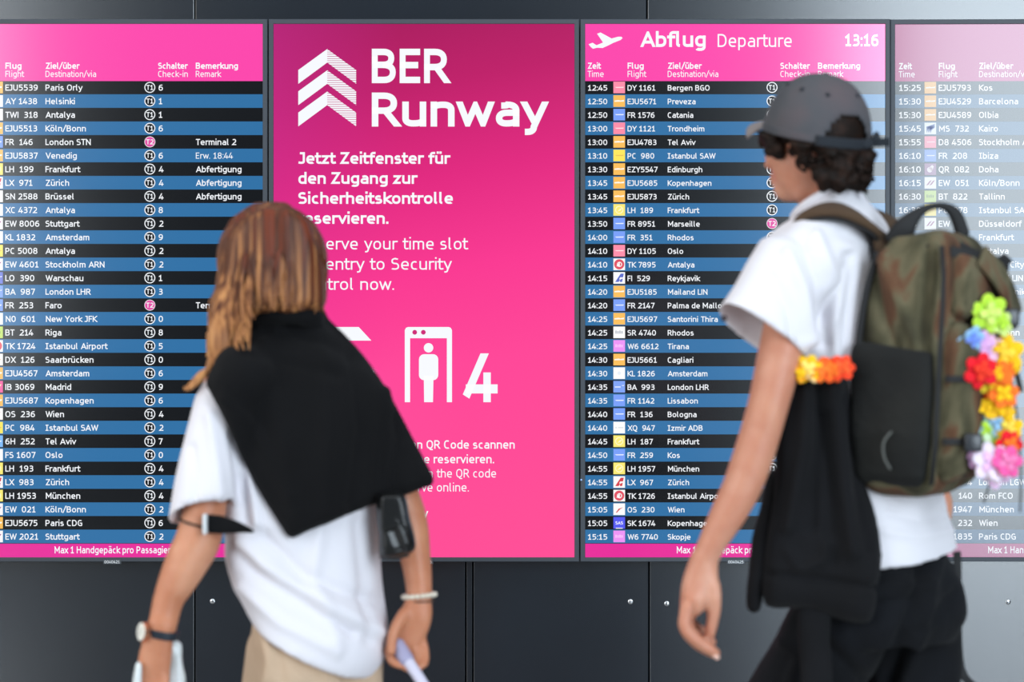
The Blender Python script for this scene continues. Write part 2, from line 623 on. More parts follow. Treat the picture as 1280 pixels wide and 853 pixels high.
def display_shell(x0, x1, label, name, cat, group, screen_mat, led=False, tag=None, tagx=None):
    cx = (x0 + x1) / 2
    root = empty(name, (wx(cx), 0, wz(SY1 + FW)), label, cat, group)
    X0, X1, Z0, Z1 = wx(x0 - FW), wx(x1 + FW), wz(SY1 + FW - 0.6), wz(SY0 - FW)
    # bezel: a bevelled frame with an opening, standing 4 mm proud of the glass
    bm = bmesh.new()
    yo, yb = -0.004, 0.03
    rings = []
    r_in = [(wx(x0), wz(SY1)), (wx(x1), wz(SY1)), (wx(x1), wz(SY0)), (wx(x0), wz(SY0))]
    r_out = [(X0, Z0), (X1, Z0), (X1, Z1), (X0, Z1)]

    def off(r, d):
        return [(r[0][0] - d, r[0][1] - d), (r[1][0] + d, r[1][1] - d), (r[2][0] + d, r[2][1] + d), (r[3][0] - d, r[3][1] + d)]

    for r, y in ((r_in, 0.004), (r_in, yo + 0.001), (off(r_in, 0.001), yo), (off(r_out, -0.0016), yo), (off(r_out, -0.0004), yo + 0.0008), (r_out, yo + 0.002), (r_out, yb)):
        rings.append([bm.verts.new((a, y, b)) for a, b in r])
    for a, b in zip(rings[:-1], rings[1:]):
        for i in range(4):
            j = (i + 1) % 4
            bm.faces.new((a[i], a[j], b[j], b[i]))
    bmesh.ops.recalc_face_normals(bm, faces=bm.faces)
    bm.verts.index_update()
    vf = ([tuple(v.co) for v in bm.verts], [[v.index for v in f.verts] for f in bm.faces])
    bm.free()
    obj('frame', vf, m_frame, root, smooth=False)
    obj('rear_casing', bevel_box(X0 + 0.004, X1 - 0.004, 0.0305, YW - 0.0005, Z0 + 0.01, Z1 - 0.01, 0.004), m_rear, root, smooth=False)
    obj('screen', box(wx(x0) - 0.0004, wx(x1) + 0.0004, 0.0, 0.028, wz(SY1) - 0.0004, wz(SY0) + 0.0004), screen_mat, root, smooth=False)
    if led:
        obj('status_light', disc(x0 - FW + 1.0, 600, 1.1, yo - 0.0006, 12), mat('led_blue', (10, 20, 30), emit=(150, 190, 255), es=1.2), root, smooth=False)
    if tag:
        t = obj('asset_tag', bevel_box(wx(tagx - 11), wx(tagx + 11.5), -0.0055, -0.0042, wz(705.2), wz(699.6), 0.0004, 1), mat('tag_dark', (66, 72, 78), rough=0.5), root, smooth=False)
        obj('tag_lettering', text(tag, tagx - 9.5, 704.3, 3.6, 19, 'm', -0.0060), mat('tag_print', (225, 228, 230), rough=0.6), t, smooth=False)
    return root


LOGO = {   # carrier code -> field colour, mark colour, mark shape
    'EJU': ((252, 192, 92), (255, 252, 240), 'dash'), 'EZY': ((252, 192, 92), (255, 252, 240), 'dash'),
    'FR': ((122, 160, 250), (240, 246, 255), 'line'), 'DY': ((255, 142, 170), (255, 226, 232), 'line'),
    'D8': ((255, 142, 170), (255, 226, 232), 'line'), 'LH': ((252, 236, 120), (255, 252, 214), 'ring'),
    'PC': ((252, 232, 92), (236, 190, 90), 'line'), 'TK': ((252, 252, 252), (226, 82, 100), 'disc'),
    'FI': ((252, 252, 255), (92, 110, 205), 'fin'), 'SR': ((252, 252, 252), (170, 178, 190), 'word'),
    'W6': ((238, 148, 246), (255, 205, 255), 'word'), 'KL': ((253, 253, 253), (232, 240, 250), 'dot'),
    'BA': ((128, 164, 246), (232, 240, 255), 'ribbon'), 'XQ': ((253, 253, 253), (205, 215, 222), 'dash2'),
    'LX': ((252, 250, 250), (216, 62, 74), 'fin'), 'OS': ((252, 252, 252), (214, 80, 84), 'swoosh'),
    'SK': ((86, 92, 242), (245, 245, 255), 'sas'), 'MS': ((240, 246, 252), (80, 100, 170), 'feathers'),
    'QR': ((168, 120, 160), (245, 236, 244), 'head'), 'EW': ((250, 248, 250), (166, 80, 130), 'slants'),
    'BT': ((196, 224, 104), (130, 150, 90), 'word'), 'IB': ((246, 90, 160), (255, 236, 190), 'slants'),
    'LO': ((104, 118, 214), (240, 244, 255), 'ribbon'), '6H': ((126, 186, 246), (240, 250, 255), 'line'),
    'AY': ((253, 253, 253), (190, 205, 235), 'dot'), 'TWI': ((253, 253, 253), (190, 205, 235), 'dot'),
    'SN': ((253, 253, 253), (232, 150, 160), 'dot'), 'XC': ((253, 253, 253), (232, 120, 130), 'swoosh'),
    'N0': ((253, 253, 253), (190, 205, 235), 'dot'), 'DX': ((253, 253, 253), (240, 190, 110), 'dash2'),
    'FS': ((253, 253, 253), (190, 205, 235), 'dot'),
}


def logo_mark(kind, x, y, h):
    """x,y centre, h half size of the field; returns flat geometry"""
    Y = -0.0016
    if kind == 'dash':
        return poly([(x - h * .82, y - .6), (x - h * .1, y - 1.2), (x + h * .2, y - .6), (x + h * .85, y - 1.4), (x + h * .8, y + .7), (x - h * .82, y + .9)], Y)
    if kind == 'line':
        return poly([(x - h * .75, y - .5), (x + h * .8, y - .7), (x + h * .7, y + .6), (x - h * .5, y + .6)], Y)
    if kind == 'dash2':
        return joinvf([rect(x - h * .7, y - .4, x - h * .4, y + .6, Y), rect(x - h * .2, y - .4, x + h * .7, y + .5, Y)])
    if kind == 'ring':
        return joinvf([ringp(x, y, h * .55, h * .68, Y), poly([(x - h * .35, y + h * .3), (x + h * .1, y - h * .15), (x + h * .6, y - h * .35), (x + h * .2, y + h * .1)], Y)])
    if kind == 'disc':
        return disc(x, y, h * .88, Y)
    if kind == 'fin':
        return joinvf([poly([(x - h * .7, y + h * .7), (x + h * .25, y - h * .75), (x + h * .8, y - h * .75), (x + h * .65, y - h * .1), (x + h * .15, y - h * .1), (x, y + h * .2), (x + h * .15, y + h * .35), (x - h * .1, y + h * .7)], Y),
                       poly([(x + h * .15, y + h * .3), (x + h * .62, y + h * .1), (x + h * .5, y + h * .7), (x + h * .1, y + h * .7)], Y)])
    if kind == 'word':
        return joinvf([rect(x - h * .65 + i * h * .34, y - h * (.22 if i % 2 else .3), x - h * .65 + i * h * .34 + h * .2, y + h * .22, Y) for i in range(4)])
    if kind == 'dot':
        return disc(x, y, h * .3, Y, 12)
    if kind == 'ribbon':
        return joinvf([rect(x - h * .75, y - .4, x + h * .25, y + .9, Y), poly([(x + h * .3, y - 1.6), (x + h * .9, y - 2.2), (x + h * .75, y - .9)], Y)])
    if kind == 'swoosh':
        return poly([(x - h * .6, y + h * .6), (x - h * .1, y - h * .1), (x + h * .7, y - h * .35), (x + h * .1, y + h * .05), (x - h * .4, y + h * .6)], Y)
    if kind == 'sas':
        return joinvf([text('SAS', x, y + 2.0, 3.9, h * 1.3, 'b', Y, align='c'), rect(x - h * .6, y + h * .85, x + h * .6, y + h, Y)])
    if kind == 'feathers':
        return joinvf([poly([(x - h * .7 + i * 1.4, y - h * .3 + i * .3), (x + h * .8, y - h * .8 + i * 1.2), (x + h * .7, y - h * .6 + i * 1.3), (x - h * .4 + i * 1.5, y + h * .1 + i * .5), (x - h * .6 + i * 1.6, y + h * .8)], Y) for i in range(4)])
    if kind == 'head':
        return joinvf([disc(x - .8, y + .6, h * .48, Y), poly([(x - h * .3, y - h * .2), (x + h * .3, y - h * .75), (x + h * .6, y - h * .5), (x + h * .3, y + h * .4)], Y)])
    return joinvf([poly([(x - h * .7 + k, y + h * .45), (x - h * .1 + k, y - h * .35), (x + h * .25 + k, y - h * .45), (x - h * .35 + k, y + h * .35)], Y) for k in (0, h * .55)])


PITCH = 17.0152
ROW0 = 109.4


def build_rows(root, x0, x1, dx, rows, cap=7.6):
    """rows: (time, flight, destination, terminal, desk, remark); dx = shift of this display's columns"""
    for k in range(34):
        yc = ROW0 + k * PITCH
        ya = 101.4 if k == 0 else yc - PITCH / 2
        yb = yc + PITCH / 2
        r = obj('flight_row', box(wx(x0), wx(x1), -0.0004, -0.0002, wz(yb) + 0.0001, wz(ya) - 0.0001), INK_BLACK if k % 2 == 0 else INK_BLUE, root, smooth=False)
        if rows[k] is None:
            continue
        tm, fl, de, te, dk, rm = rows[k]
        base = yc + 4.0
        Yt = -0.0012
        if tm:
            obj('time_lettering', text(tm, 734.8 + dx, base, cap, (24.2 if cap < 7.3 else 27.3) * (len(tm) / 5), 'm', Yt), INK_WHITE, r, smooth=False)
        if fl:
            if fl[0] == '>':     # only the end of the number is in view
                q = text(fl[1:], 826 + dx, base, cap, None, 'm', Yt, align='r')
            else:
                a, b = fl.split() if ' ' in fl else (fl, None)
                q = text(a if b is None else a + (' ' if len(b) == 4 else '  ') + b, 784.4 + dx, base, cap, None, 'm', Yt)
            obj('flight_lettering', q, INK_WHITE, r, smooth=False)
        if de:
            obj('destination_lettering', text(de, 834.6 + dx, base, cap, None, 'm', Yt), INK_WHITE, r, smooth=False)
        if dk:
            obj('desk_lettering', text(dk, 976.0 + dx, base, cap, None, 'm', Yt), INK_WHITE, r, smooth=False)
        if rm:
            obj('remark_lettering', text(rm, 1022.5 + dx, base, cap, None, 'r' if rm.startswith('Erw') else 'm', Yt), INK_WHITE, r, smooth=False)
        if te:
            cx, cy = 965.0 + dx, yc
            a = disc(cx, cy, 6.8, -0.0008)
            if te == '1':
                b = joinvf([ringp(cx, cy, 5.7, 6.8, -0.0012), text('T1', cx - 0.1, cy + 3.1, 6.2, 8.4, 'm', -0.0012, align='c')])
            else:
                b = joinvf([ringp(cx, cy, 6.2, 6.8, -0.0012), text('T2', cx, cy + 3.1, 6.2, 9.2, 'm', -0.0012, align='c')])
            j = joinvf([a, b])
            obj('terminal_badge', j, [INK_BLANK if te == '1' else INK_BADGE, INK_WHITE], r, smooth=False, mi=[0] * len(a[1]) + [1] * len(b[1]))
        if fl and fl[0] != '>':
            code = fl[:3] if fl[:3] in ('EJU', 'EZY') else fl.split()[0]
            fc, mc, kd = LOGO[code]
            cx, cy, h = 774.0 + dx, yc, 7.25
            a = box(wx(cx - h), wx(cx + h), -0.0009, -0.0006, wz(cy + h), wz(cy - h))
            b = logo_mark(kd, cx, cy, h)
            if code == 'TK':
                c = joinvf([ringp(cx + .3, cy + .1, h * .3, h * .44, -0.0019), poly([(cx - h * .5, cy + h * .35), (cx + h * .1, cy - h * .45), (cx + h * .1, cy + h * .3)], -0.0019)])
                j = joinvf([a, b, c])
                mi = [0] * len(a[1]) + [1] * len(b[1]) + [0] * len(c[1])
            else:
                j = joinvf([a, b])
                mi = [0] * len(a[1]) + [1] * len(b[1])
            obj('airline_emblem', j, [ink('field_%d_%d_%d' % fc, fc), ink('mark_%d_%d_%d' % mc, mc)], r, smooth=False, mi=mi)


def build_header(root, x0, x1, dx, cols, title):
    h = obj('header_band', box(wx(x0), wx(x1), -0.0004, -0.0002, wz(101.4), wz(SY0)), INK_PINK, root, smooth=False)
    C = [('Zeit', 'Time', 734.5, 16.8, 20), ('Flug', 'Flight', 784.5, 20.2, 23.6), ('Ziel/über', 'Destination/via', 834.6, 42.6, 63.2),
         ('Schalter', 'Check-in', 975.4, 37, 37), ('Bemerkung', 'Remark', 1022.4, 52.8, 32)]
    for i in cols:
        a, b, x, wa, wb = C[i]
        obj('column_heading', joinvf([text(a, x + dx, 86.2, 7.8, wa, 'b', -0.0012), text(b, x + dx, 96.3, 7.6, wb, 'r', -0.0012)]), INK_WHITE, h, smooth=False)
    if title:
        obj('title_lettering', joinvf([text('Abflug', 800.2 + dx, 58.8, 19.5, 82, 'b', -0.0012), text('Departure', 897 + dx, 58.8, 16.2, 92.5, 'r', -0.0012)]), INK_WHITE, h, smooth=False)
        obj('clock_lettering', text('13:16', 1056 + dx, 58.0, 15.2, 42, 'b', -0.0012), INK_WHITE, h, smooth=False)
        q = [(50, 177), (66, 171), (82, 181), (108, 170), (84, 135), (98, 130), (142, 154), (168, 147), (181, 147), (186, 152), (178, 160), (150, 171), (124, 184), (106, 192), (84, 191), (68, 195), (60, 189)]
        obj('plane_symbol', poly([(720 + a / 3.195 + dx, b / 3.195) for a, b in q], -0.0012), INK_WHITE, h, smooth=False)


def build_footer(root, x0, x1, dx, s):
    f = obj('footer_band', box(wx(x0), wx(x1), -0.0004, -0.0002, wz(SY1), wz(680.0)), INK_FOOT, root, smooth=False)
    obj('footer_lettering', text(s, 845.6 + dx, 692.0, 8.6, 145.5, 'm', -0.0012), INK_WHITE, f, smooth=False)


R1 = [('', a, b, c, d, e) for a, b, c, d, e in [
    ('EJU5539', 'Paris Orly', '1', '6', ''), ('AY 1438', 'Helsinki', '1', '1', ''), ('TWI 318', 'Antalya', '1', '1', ''), ('EJU5513', 'Köln/Bonn', '1', '6', ''),
    ('FR 146', 'London STN', '2', '', 'Terminal 2'), ('EJU5837', 'Venedig', '1', '6', 'Erw. 18:44'), ('LH 199', 'Frankfurt', '1', '4', 'Abfertigung'),
    ('LX 971', 'Zürich', '1', '4', 'Abfertigung'), ('SN 2588', 'Brüssel', '1', '4', 'Abfertigung'), ('XC 4372', 'Antalya', '1', '8', ''), ('EW 8006', 'Stuttgart', '1', '2', ''),
    ('KL 1832', 'Amsterdam', '1', '9', ''), ('PC 5008', 'Antalya', '1', '2', ''), ('EW 4601', 'Stockholm ARN', '1', '2', ''), ('LO 390', 'Warschau', '1', '1', ''),
    ('BA 987', 'London LHR', '1', '3', ''), ('FR 253', 'Faro', '2', '', 'Terminal 2'), ('N0 601', 'New York JFK', '1', '0', ''), ('BT 214', 'Riga', '1', '8', ''),
    ('TK 1724', 'Istanbul Airport', '1', '5', ''), ('DX 126', 'Saarbrücken', '1', '0', ''), ('EJU4567', 'Amsterdam', '1', '6', ''), ('IB 3069', 'Madrid', '1', '9', ''),
    ('EJU5687', 'Kopenhagen', '1', '6', ''), ('OS 236', 'Wien', '1', '4', ''), ('PC 984', 'Istanbul SAW', '1', '2', ''), ('6H 252', 'Tel Aviv', '1', '7', ''),
    ('FS 1607', 'Oslo', '1', '0', ''), ('LH 193', 'Frankfurt', '1', '4', ''), ('LX 983', 'Zürich', '1', '4', ''), ('LH 1953', 'München', '1', '4', ''),
    ('EW 021', 'Köln/Bonn', '1', '2', ''), ('EJU5675', 'Paris CDG', '1', '6', ''), ('EW 2021', 'Stuttgart', '1', '2', '')]]
_r3 = '''12:45 DY 1161|Bergen BGO;12:50 EJU5671|Preveza;12:50 FR 1576|Catania;13:00 DY 1121|Trondheim;13:00 EJU4783|Tel Aviv;13:10 PC 980|Istanbul SAW;13:30 EZY5547|Edinburgh;13:45 EJU5685|Kopenhagen;13:45 EJU5873|Zürich;13:45 LH 189|Frankfurt;13:50 FR 8951|Marseille;14:00 FR 351|Rhodos;14:10 DY 1105|Oslo;14:10 TK 7895|Antalya;14:15 FI 529|Reykjavik;14:20 EJU5185|Mailand LIN;14:20 FR 2147|Palma de Mallorca;14:25 EJU5697|Santorini Thira;14:25 SR 4740|Rhodos;14:25 W6 6612|Tirana;14:30 EJU5661|Cagliari;14:30 KL 1826|Amsterdam;14:35 BA 993|London LHR;14:35 FR 1142|Lissabon;14:40 FR 136|Bologna;14:40 XQ 947|Izmir ADB;14:45 LH 187|Frankfurt;14:50 FR 259|Kos;14:55 LH 1957|München;14:55 LX 967|Zürich;14:55 TK 1726|Istanbul Airport;15:05 OS 230|Wien;15:05 SK 1674|Kopenhagen;15:15 W6 7740|Skopje'''
R3 = []
for i, s in enumerate(_r3.split(';')):
    a, b = s.split('|')
    R3.append((a[:5], a[6:], b, '2' if i == 10 else '1', '', ''))
R4 = [None] * 34
for i, s in enumerate('15:25 EJU5793|Kos;15:30 EJU4529|Barcelona;15:30 EJU4589|Olbia;15:45 MS 732|Kairo;15:55 D8 4506|Stockholm ARN;16:10 FR 208|Ibiza;16:10 QR 082|Doha;16:15 EW 051|Köln/Bonn;16:30 BT 822|Tallinn;16:30 PC 978|Istanbul SAW'.split(';')):
    a, b = s.split('|')
    R4[i] = (a[:5], a[6:], b, '1', '', '')
R4[10] = ('16:3', 'EW 43', 'Düsseldorf', '', '', '')
for i, s in ((11, 'Frankfurt'), (12, 'Antalya'), (13, 'London City'), (14, 'Mailand LIN'), (15, 'Thessaloniki'), (16, 'München'), (18, 'Köln/Bonn'), (22, 'Prag'), (28, 'Stuttgart')):
    R4[i] = ('', '', s, '', '', '')
for i, f, s in ((29, '4', 'London LGW'), (30, '140', 'Rom FCO'), (31, '1947', 'München'), (32, '232', 'Wien'), (33, '1835', 'Paris CDG')):
    R4[i] = ('', '>' + f, s, '', '', '')

FOOT = 'Max 1 Handgepäck pro Passagier'
BP = 388.75
GD = 'departure boards in a row'
d1 = display_shell(731 - 2 * BP, 1106 - 2 * BP, 'tall departure board with check-in numbers and remarks, behind the long-haired person', 'departure_board', 'display', GD, INK_BLANK, tag='0040421', tagx=140.5)
build_header(d1, 731 - 2 * BP, 1106 - 2 * BP, -777.6, (0, 1, 2, 3, 4), False)
build_rows(d1, 731 - 2 * BP, 1106 - 2 * BP, -777.6, R1)
build_footer(d1, 731 - 2 * BP, 1106 - 2 * BP, -777.6, FOOT)

d3 = display_shell(731.5, 1106.5, 'tall departure board headed Abflug Departure with clock reading 13:16', 'departure_board', 'display', GD, INK_BLANK, led=True, tag='0040425', tagx=919.5)
build_header(d3, 731.5, 1106.5, 0, (0, 1, 2, 3, 4), True)
build_rows(d3, 731.5, 1106.5, 0, R3, 6.9)
build_footer(d3, 731.5, 1106.5, 0, FOOT)

d4 = display_shell(1119.3, 1494.3, 'departure board washed out by window glare, starting with the 15:25 flight', 'departure_board', 'display', GD, INK_BLANK)
build_header(d4, 1119.3, 1494.3, BP + 0.6, (0, 1, 2), False)
build_rows(d4, 1119.3, 1494.3, BP + 0.6, R4)
build_footer(d4, 1119.3, 1494.3, BP + 0.6, FOOT)
d4.rotation_euler.z = math.radians(-1.0)     # hung very slightly askew, so it mirrors another part of the hall

# the last board's backlight runs much dimmer than its neighbours'
_dim = {}


def dim(o):
    for ch in o.children:
        for sl in getattr(ch, 'material_slots', []):
            m = sl.material
            if m.name.startswith('screen_'):
                if m.name not in _dim:
                    c = m.copy()
                    c.name = m.name + '_dim'
                    pbsdf(c).inputs['Emission Strength'].default_value *= .72 if m.name == 'screen_white' else (.55 if 'field' in m.name or 'mark' in m.name else .34)
                    _dim[m.name] = c
                ch.data.materials[sl.slot_index] = _dim[m.name]
        dim(ch)


dim(d4)

# ---- poster screen
m_poster = mat('screen_poster_gradient', (4, 4, 5), rough=0.17, emit=(255, 70, 150))
tc = nd(m_poster, 'ShaderNodeTexCoord')
sx = nd(m_poster, 'ShaderNodeSeparateXYZ')
lk(m_poster, tc.outputs['Generated'], sx.inputs[0])
ad = nd(m_poster, 'ShaderNodeMath', operation='MULTIPLY_ADD')
lk(m_poster, sx.outputs['X'], ad.inputs[0])
ad.inputs[1].default_value = -0.10
lk(m_poster, sx.outputs['Z'], ad.inputs[2])
rp = nd(m_poster, 'ShaderNodeValToRGB')
el = rp.color_ramp.elements
for p_, c_ in ((0.0, (255, 76, 150)), (0.30, (255, 70, 152)), (0.48, (250, 56, 146)), (0.66, (226, 38, 128)), (0.84, (190, 26, 104)), (1.0, (164, 20, 90))):
    e = el.new(p_) if p_ not in (0.0, 1.0) else el[0 if p_ == 0 else -1]
    e.position = p_
    e.color = (*lin(c_), 1)
lk(m_poster, ad.outputs[0], rp.inputs[0])
# a violet cast along the left edge of the artwork
rv = nd(m_poster, 'ShaderNodeMapRange')
lk(m_poster, sx.outputs['X'], rv.inputs[0])
rv.inputs[1].default_value = 0.0
rv.inputs[2].default_value = 0.42
rv.inputs[3].default_value = 0.40
rv.inputs[4].default_value = 0.0
zz = nd(m_poster, 'ShaderNodeMapRange')
lk(m_poster, sx.outputs['Z'], zz.inputs[0])
zz.inputs[1].default_value = 0.25
zz.inputs[2].default_value = 0.75
mm = nd(m_poster, 'ShaderNodeMath', operation='MULTIPLY')
lk(m_poster, rv.outputs[0], mm.inputs[0])
lk(m_poster, zz.outputs[0], mm.inputs[1])
mx = nd(m_poster, 'ShaderNodeMix', data_type='RGBA')
lk(m_poster, mm.outputs[0], mx.inputs['Factor'])
lk(m_poster, rp.outputs[0], mx.inputs['A'])
mx.inputs['B'].default_value = (*lin((206, 44, 150)), 1)
lk(m_poster, mx.outputs['Result'], pbsdf(m_poster).inputs['Emission Color'])

d2 = display_shell(342, 718, 'pink information screen reading BER Runway between two departure boards', 'information_screen', 'display', None, m_poster, tag='0040423', tagx=530)
scr = [c for c in d2.children if c.name.startswith('screen')][0]
Y2 = -0.0006


def s2(pts):
    return [(330 + a / 3.195, b / 3.195) for a, b in pts]


ch = []
for k in range(3):
    o_ = 85 * k
    ch.append(poly(s2([(137, 280 + o_), (252.5, 196 + o_), (252.5, 250 + o_), (137, 335 + o_)]), Y2))
    right = s2([(252.5, 196 + o_), (368, 280 + o_), (368, 335 + o_), (252.5, 250 + o_)])
    y = 60.0
    while y < 160:
        q = clip_band(right, y, y + 2.05)
        if len(q) > 2:
            ch.append(poly(q, Y2))
        y += 2.72
obj('chevron_logo', joinvf(ch), INK_WHITE, scr, smooth=False)
for a_ in (('BER', 464.8, 104, 43, 99.4, 'b', Y2), ('Runway', 464.8, 158.3, 42.5, 221.5, 'b', Y2)):
    obj('title_lettering', text(*a_), INK_WHITE, scr, smooth=False)
for a_ in (('Jetzt Zeitfenster für', 373, 205, 14.7, 190), ('den Zugang zur', 373, 230, 14.7, 149), ('Sicherheitskontrolle', 373, 255, 14.7, 193), ('reservieren.', 373, 280, 14.7, 112.5)):
    obj('headline_lettering', text(*a_, 'b', Y2), INK_WHITE, scr, smooth=False)
for a_ in (('Reserve your time slot', 373, 312, 14.7, 212.5), ('for entry to Security', 373, 337.3, 14.7, 192), ('Control now.', 373, 362.5, 14.7, 119.5)):
    obj('subline_lettering', text(*a_, 'r', Y2), INK_WHITE, scr, smooth=False)
obj('arrow_symbol', poly([(372, 409), (448.5, 409), (464.2, 426), (388, 426)], Y2), INK_WHITE, scr, smooth=False)
gate = [poly([(506, 413), (507.5, 410), (510, 409), (561, 409), (563.5, 410), (565, 413), (565, 423), (506, 423)], Y2), rect(506, 423, 512.6, 503, Y2), rect(558.6, 423, 565, 503, Y2)]
gate += [disc(535.7, 435, 5.9, Y2), poly(rrect_pts(523.7, 443, 547.8, 475.5, 6.5), Y2), poly([(529.7, 470), (541.9, 470), (541.2, 503), (530.2, 503)], Y2)]
obj('security_gate_symbol', joinvf(gate), INK_WHITE, scr, smooth=False)
for cx in (518.4, 529.2):
    obj('gate_lamp', disc(cx, 415.6, 3.0, Y2 - 0.0005, 16), ink('poster_hole', (206, 40, 120)), scr, smooth=False)
obj('number_lettering', text('4', 578.5, 503, 61, 43.5, 'b', Y2), INK_WHITE, scr, smooth=False)
for a_, b_, c_, w_, k_ in (('Einfach den QR Code scannen', 643.3, 561.2, 'm', .96), ('und online reservieren.', 617.6, 579.4, 'm', .98), ('Just scan the QR code', 620, 597.2, 'r', .96), ('and reserve online.', 586, 614.7, 'r', .98)):
    obj('note_lettering', text(a_, b_, c_, 10.6, None, w_, Y2, cond=k_, align='r'), INK_WHITE, scr, smooth=False)
obj('note_lettering', text('y', 528, 647, 10.6, 7.4, 'b', Y2), INK_WHITE, scr, smooth=False)

# ------------------------------------------------------------------ building soft bodies
def P(px, py, d):
    """the point d metres in front of the lens seen at this pixel"""
    return np.array([(px - 640) / F * d, -DIST + d, CAMZ - (py - 426.5) / F * d])


def ellipse_ring(c, u, v, n=28, e=2.0):
    out = []
    for i in range(n):
        a = 2 * math.pi * i / n
        ca, sa = math.cos(a), math.sin(a)
        k = 2.0 / e
        out.append(np.array(c) + np.array(u) * (abs(ca) ** k * (1 if ca >= 0 else -1)) + np.array(v) * (abs(sa) ** k * (1 if sa >= 0 else -1)))
    return out


def loft(rings, cap0=True, cap1=True):
    n = len(rings[0])
    V = [p for r in rings for p in r]
    Fc = []
    for k in range(len(rings) - 1):
        for i in range(n):
            j = (i + 1) % n
            Fc.append((k * n + i, k * n + j, (k + 1) * n + j, (k + 1) * n + i))
    if cap0:
        Fc.append(list(range(n))[::-1])
    if cap1:
        Fc.append([(len(rings) - 1) * n + i for i in range(n)])
    return (V, Fc)


def spline(pts, n):
    """Catmull-Rom through rows of numbers"""
    A = np.array(pts, float)
    m = len(A)
    out = []
    for t in np.linspace(0, m - 1, n):
        i = min(int(t), m - 2)
        f = t - i
        p0, p1, p2, p3 = A[max(i - 1, 0)], A[i], A[i + 1], A[min(i + 2, m - 1)]
        out.append(0.5 * ((2 * p1) + (-p0 + p2) * f + (2 * p0 - 5 * p1 + 4 * p2 - p3) * f * f + (-p0 + 3 * p1 - 3 * p2 + p3) * f ** 3))
    return np.array(out)


def tube(pts, radii, n=20, side=(0, 1, 0), round_ends=True, steps=None, e=2.0):
    """tapering limb; radii r or (r across the picture, r along depth)"""
    R = np.array([(r, r) if np.isscalar(r) else r for r in radii], float)
    Pt = np.array(pts, float)
    if steps:
        Q = spline(np.concatenate([Pt, R], 1), steps)
        Pt, R = Q[:, :3], np.maximum(Q[:, 3:], 0.0005)
    rings = []
    m = len(Pt)
    for i in range(m):
        t = Pt[min(i + 1, m - 1)] - Pt[max(i - 1, 0)]
        t = t / np.linalg.norm(t)
        s = np.array(side, float)
        u = np.cross(s, t)
        if np.linalg.norm(u) < 0.2:
            u = np.cross((1.0, 0, 0), t)
        u /= np.linalg.norm(u)
        v = np.cross(t, u)
        if round_ends and i == 0:
            for q in (0.15, 0.6, 0.88):
                k = math.sqrt(1 - (1 - q) ** 2) if q < 1 else 1
                rings.append(ellipse_ring(Pt[0] - t * R[0].min() * (1 - q), u * R[0, 0] * k, v * R[0, 1] * k, n, e))
        rings.append(ellipse_ring(Pt[i], u * R[i, 0], v * R[i, 1], n, e))
        if round_ends and i == m - 1:
            for q in (0.88, 0.6, 0.15):
                k = math.sqrt(1 - (1 - q) ** 2)
                rings.append(ellipse_ring(Pt[-1] + t * R[-1].min() * (1 - q), u * R[-1, 0] * k, v * R[-1, 1] * k, n, e))
    return loft(rings)


def ellipsoid(c, r, rot=None, n=24, m=14):
    rings = []
    rot = np.eye(3) if rot is None else np.array(rot)
    for k in range(1, m):
        a = math.pi * k / m
        z, q = math.cos(a), math.sin(a)
        rings.append([np.array(c) + rot @ np.array([r[0] * q * math.cos(2 * math.pi * i / n), r[1] * q * math.sin(2 * math.pi * i / n), r[2] * z]) for i in range(n)])
    return loft(rings)


def rotz(a):
    c, s = math.cos(a), math.sin(a)
    return np.array([[c, -s, 0], [s, c, 0], [0, 0, 1.0]])


def rotx(a):
    c, s = math.cos(a), math.sin(a)
    return np.array([[1.0, 0, 0], [0, c, -s], [0, s, c]])


def fuse(parts, voxel=0.005, smooth=4, factor=0.5, recalc=True):
    """one continuous closed surface around all the given closed pieces"""
    v, f = joinvf(parts)
    me = bpy.data.meshes.new('tmp')
    me.from_pydata(v.tolist(), [], [list(map(int, q)) for q in f])
    if recalc:
        bm = bmesh.new()
        bm.from_mesh(me)
        bmesh.ops.recalc_face_normals(bm, faces=bm.faces)
        bm.to_mesh(me)
        bm.free()
    o = bpy.data.objects.new('tmp', me)
    COL.objects.link(o)
    r = o.modifiers.new('r', 'REMESH')
    r.mode = 'VOXEL'
    r.voxel_size = voxel
    if smooth:
        s = o.modifiers.new('s', 'SMOOTH')
        s.iterations = smooth
        s.factor = factor
    dg = bpy.context.evaluated_depsgraph_get()
    me2 = bpy.data.meshes.new_from_object(o.evaluated_get(dg))
    out = mesh_vf(me2)
    bpy.data.objects.remove(o)
    bpy.data.meshes.remove(me)
    bpy.data.meshes.remove(me2)
    return out


def mesh_vf(me):
    v = np.zeros(len(me.vertices) * 3)
    me.vertices.foreach_get('co', v)
    return (v.reshape(-1, 3), [list(p.vertices) for p in me.polygons])


def normals(vf):
    v = np.asarray(vf[0], float)
    N = np.zeros_like(v)
    quad = np.array([q for q in vf[1] if len(q) == 4])
    tri = np.array([q for q in vf[1] if len(q) == 3])
    for A in (quad, tri):
        if len(A):
            if A.shape[1] == 4:
                n = np.cross(v[A[:, 2]] - v[A[:, 0]], v[A[:, 3]] - v[A[:, 1]])
            else:
                n = np.cross(v[A[:, 1]] - v[A[:, 0]], v[A[:, 2]] - v[A[:, 0]])
            for k in range(A.shape[1]):
                np.add.at(N, A[:, k], n)
    l = np.linalg.norm(N, axis=1)
    return N / np.maximum(l, 1e-9)[:, None]


def to_px(v):
    d = v[:, 1] + DIST
    return np.stack([640 + v[:, 0] / d * F, 426.5 + (CAMZ - v[:, 2]) / d * F], 1)


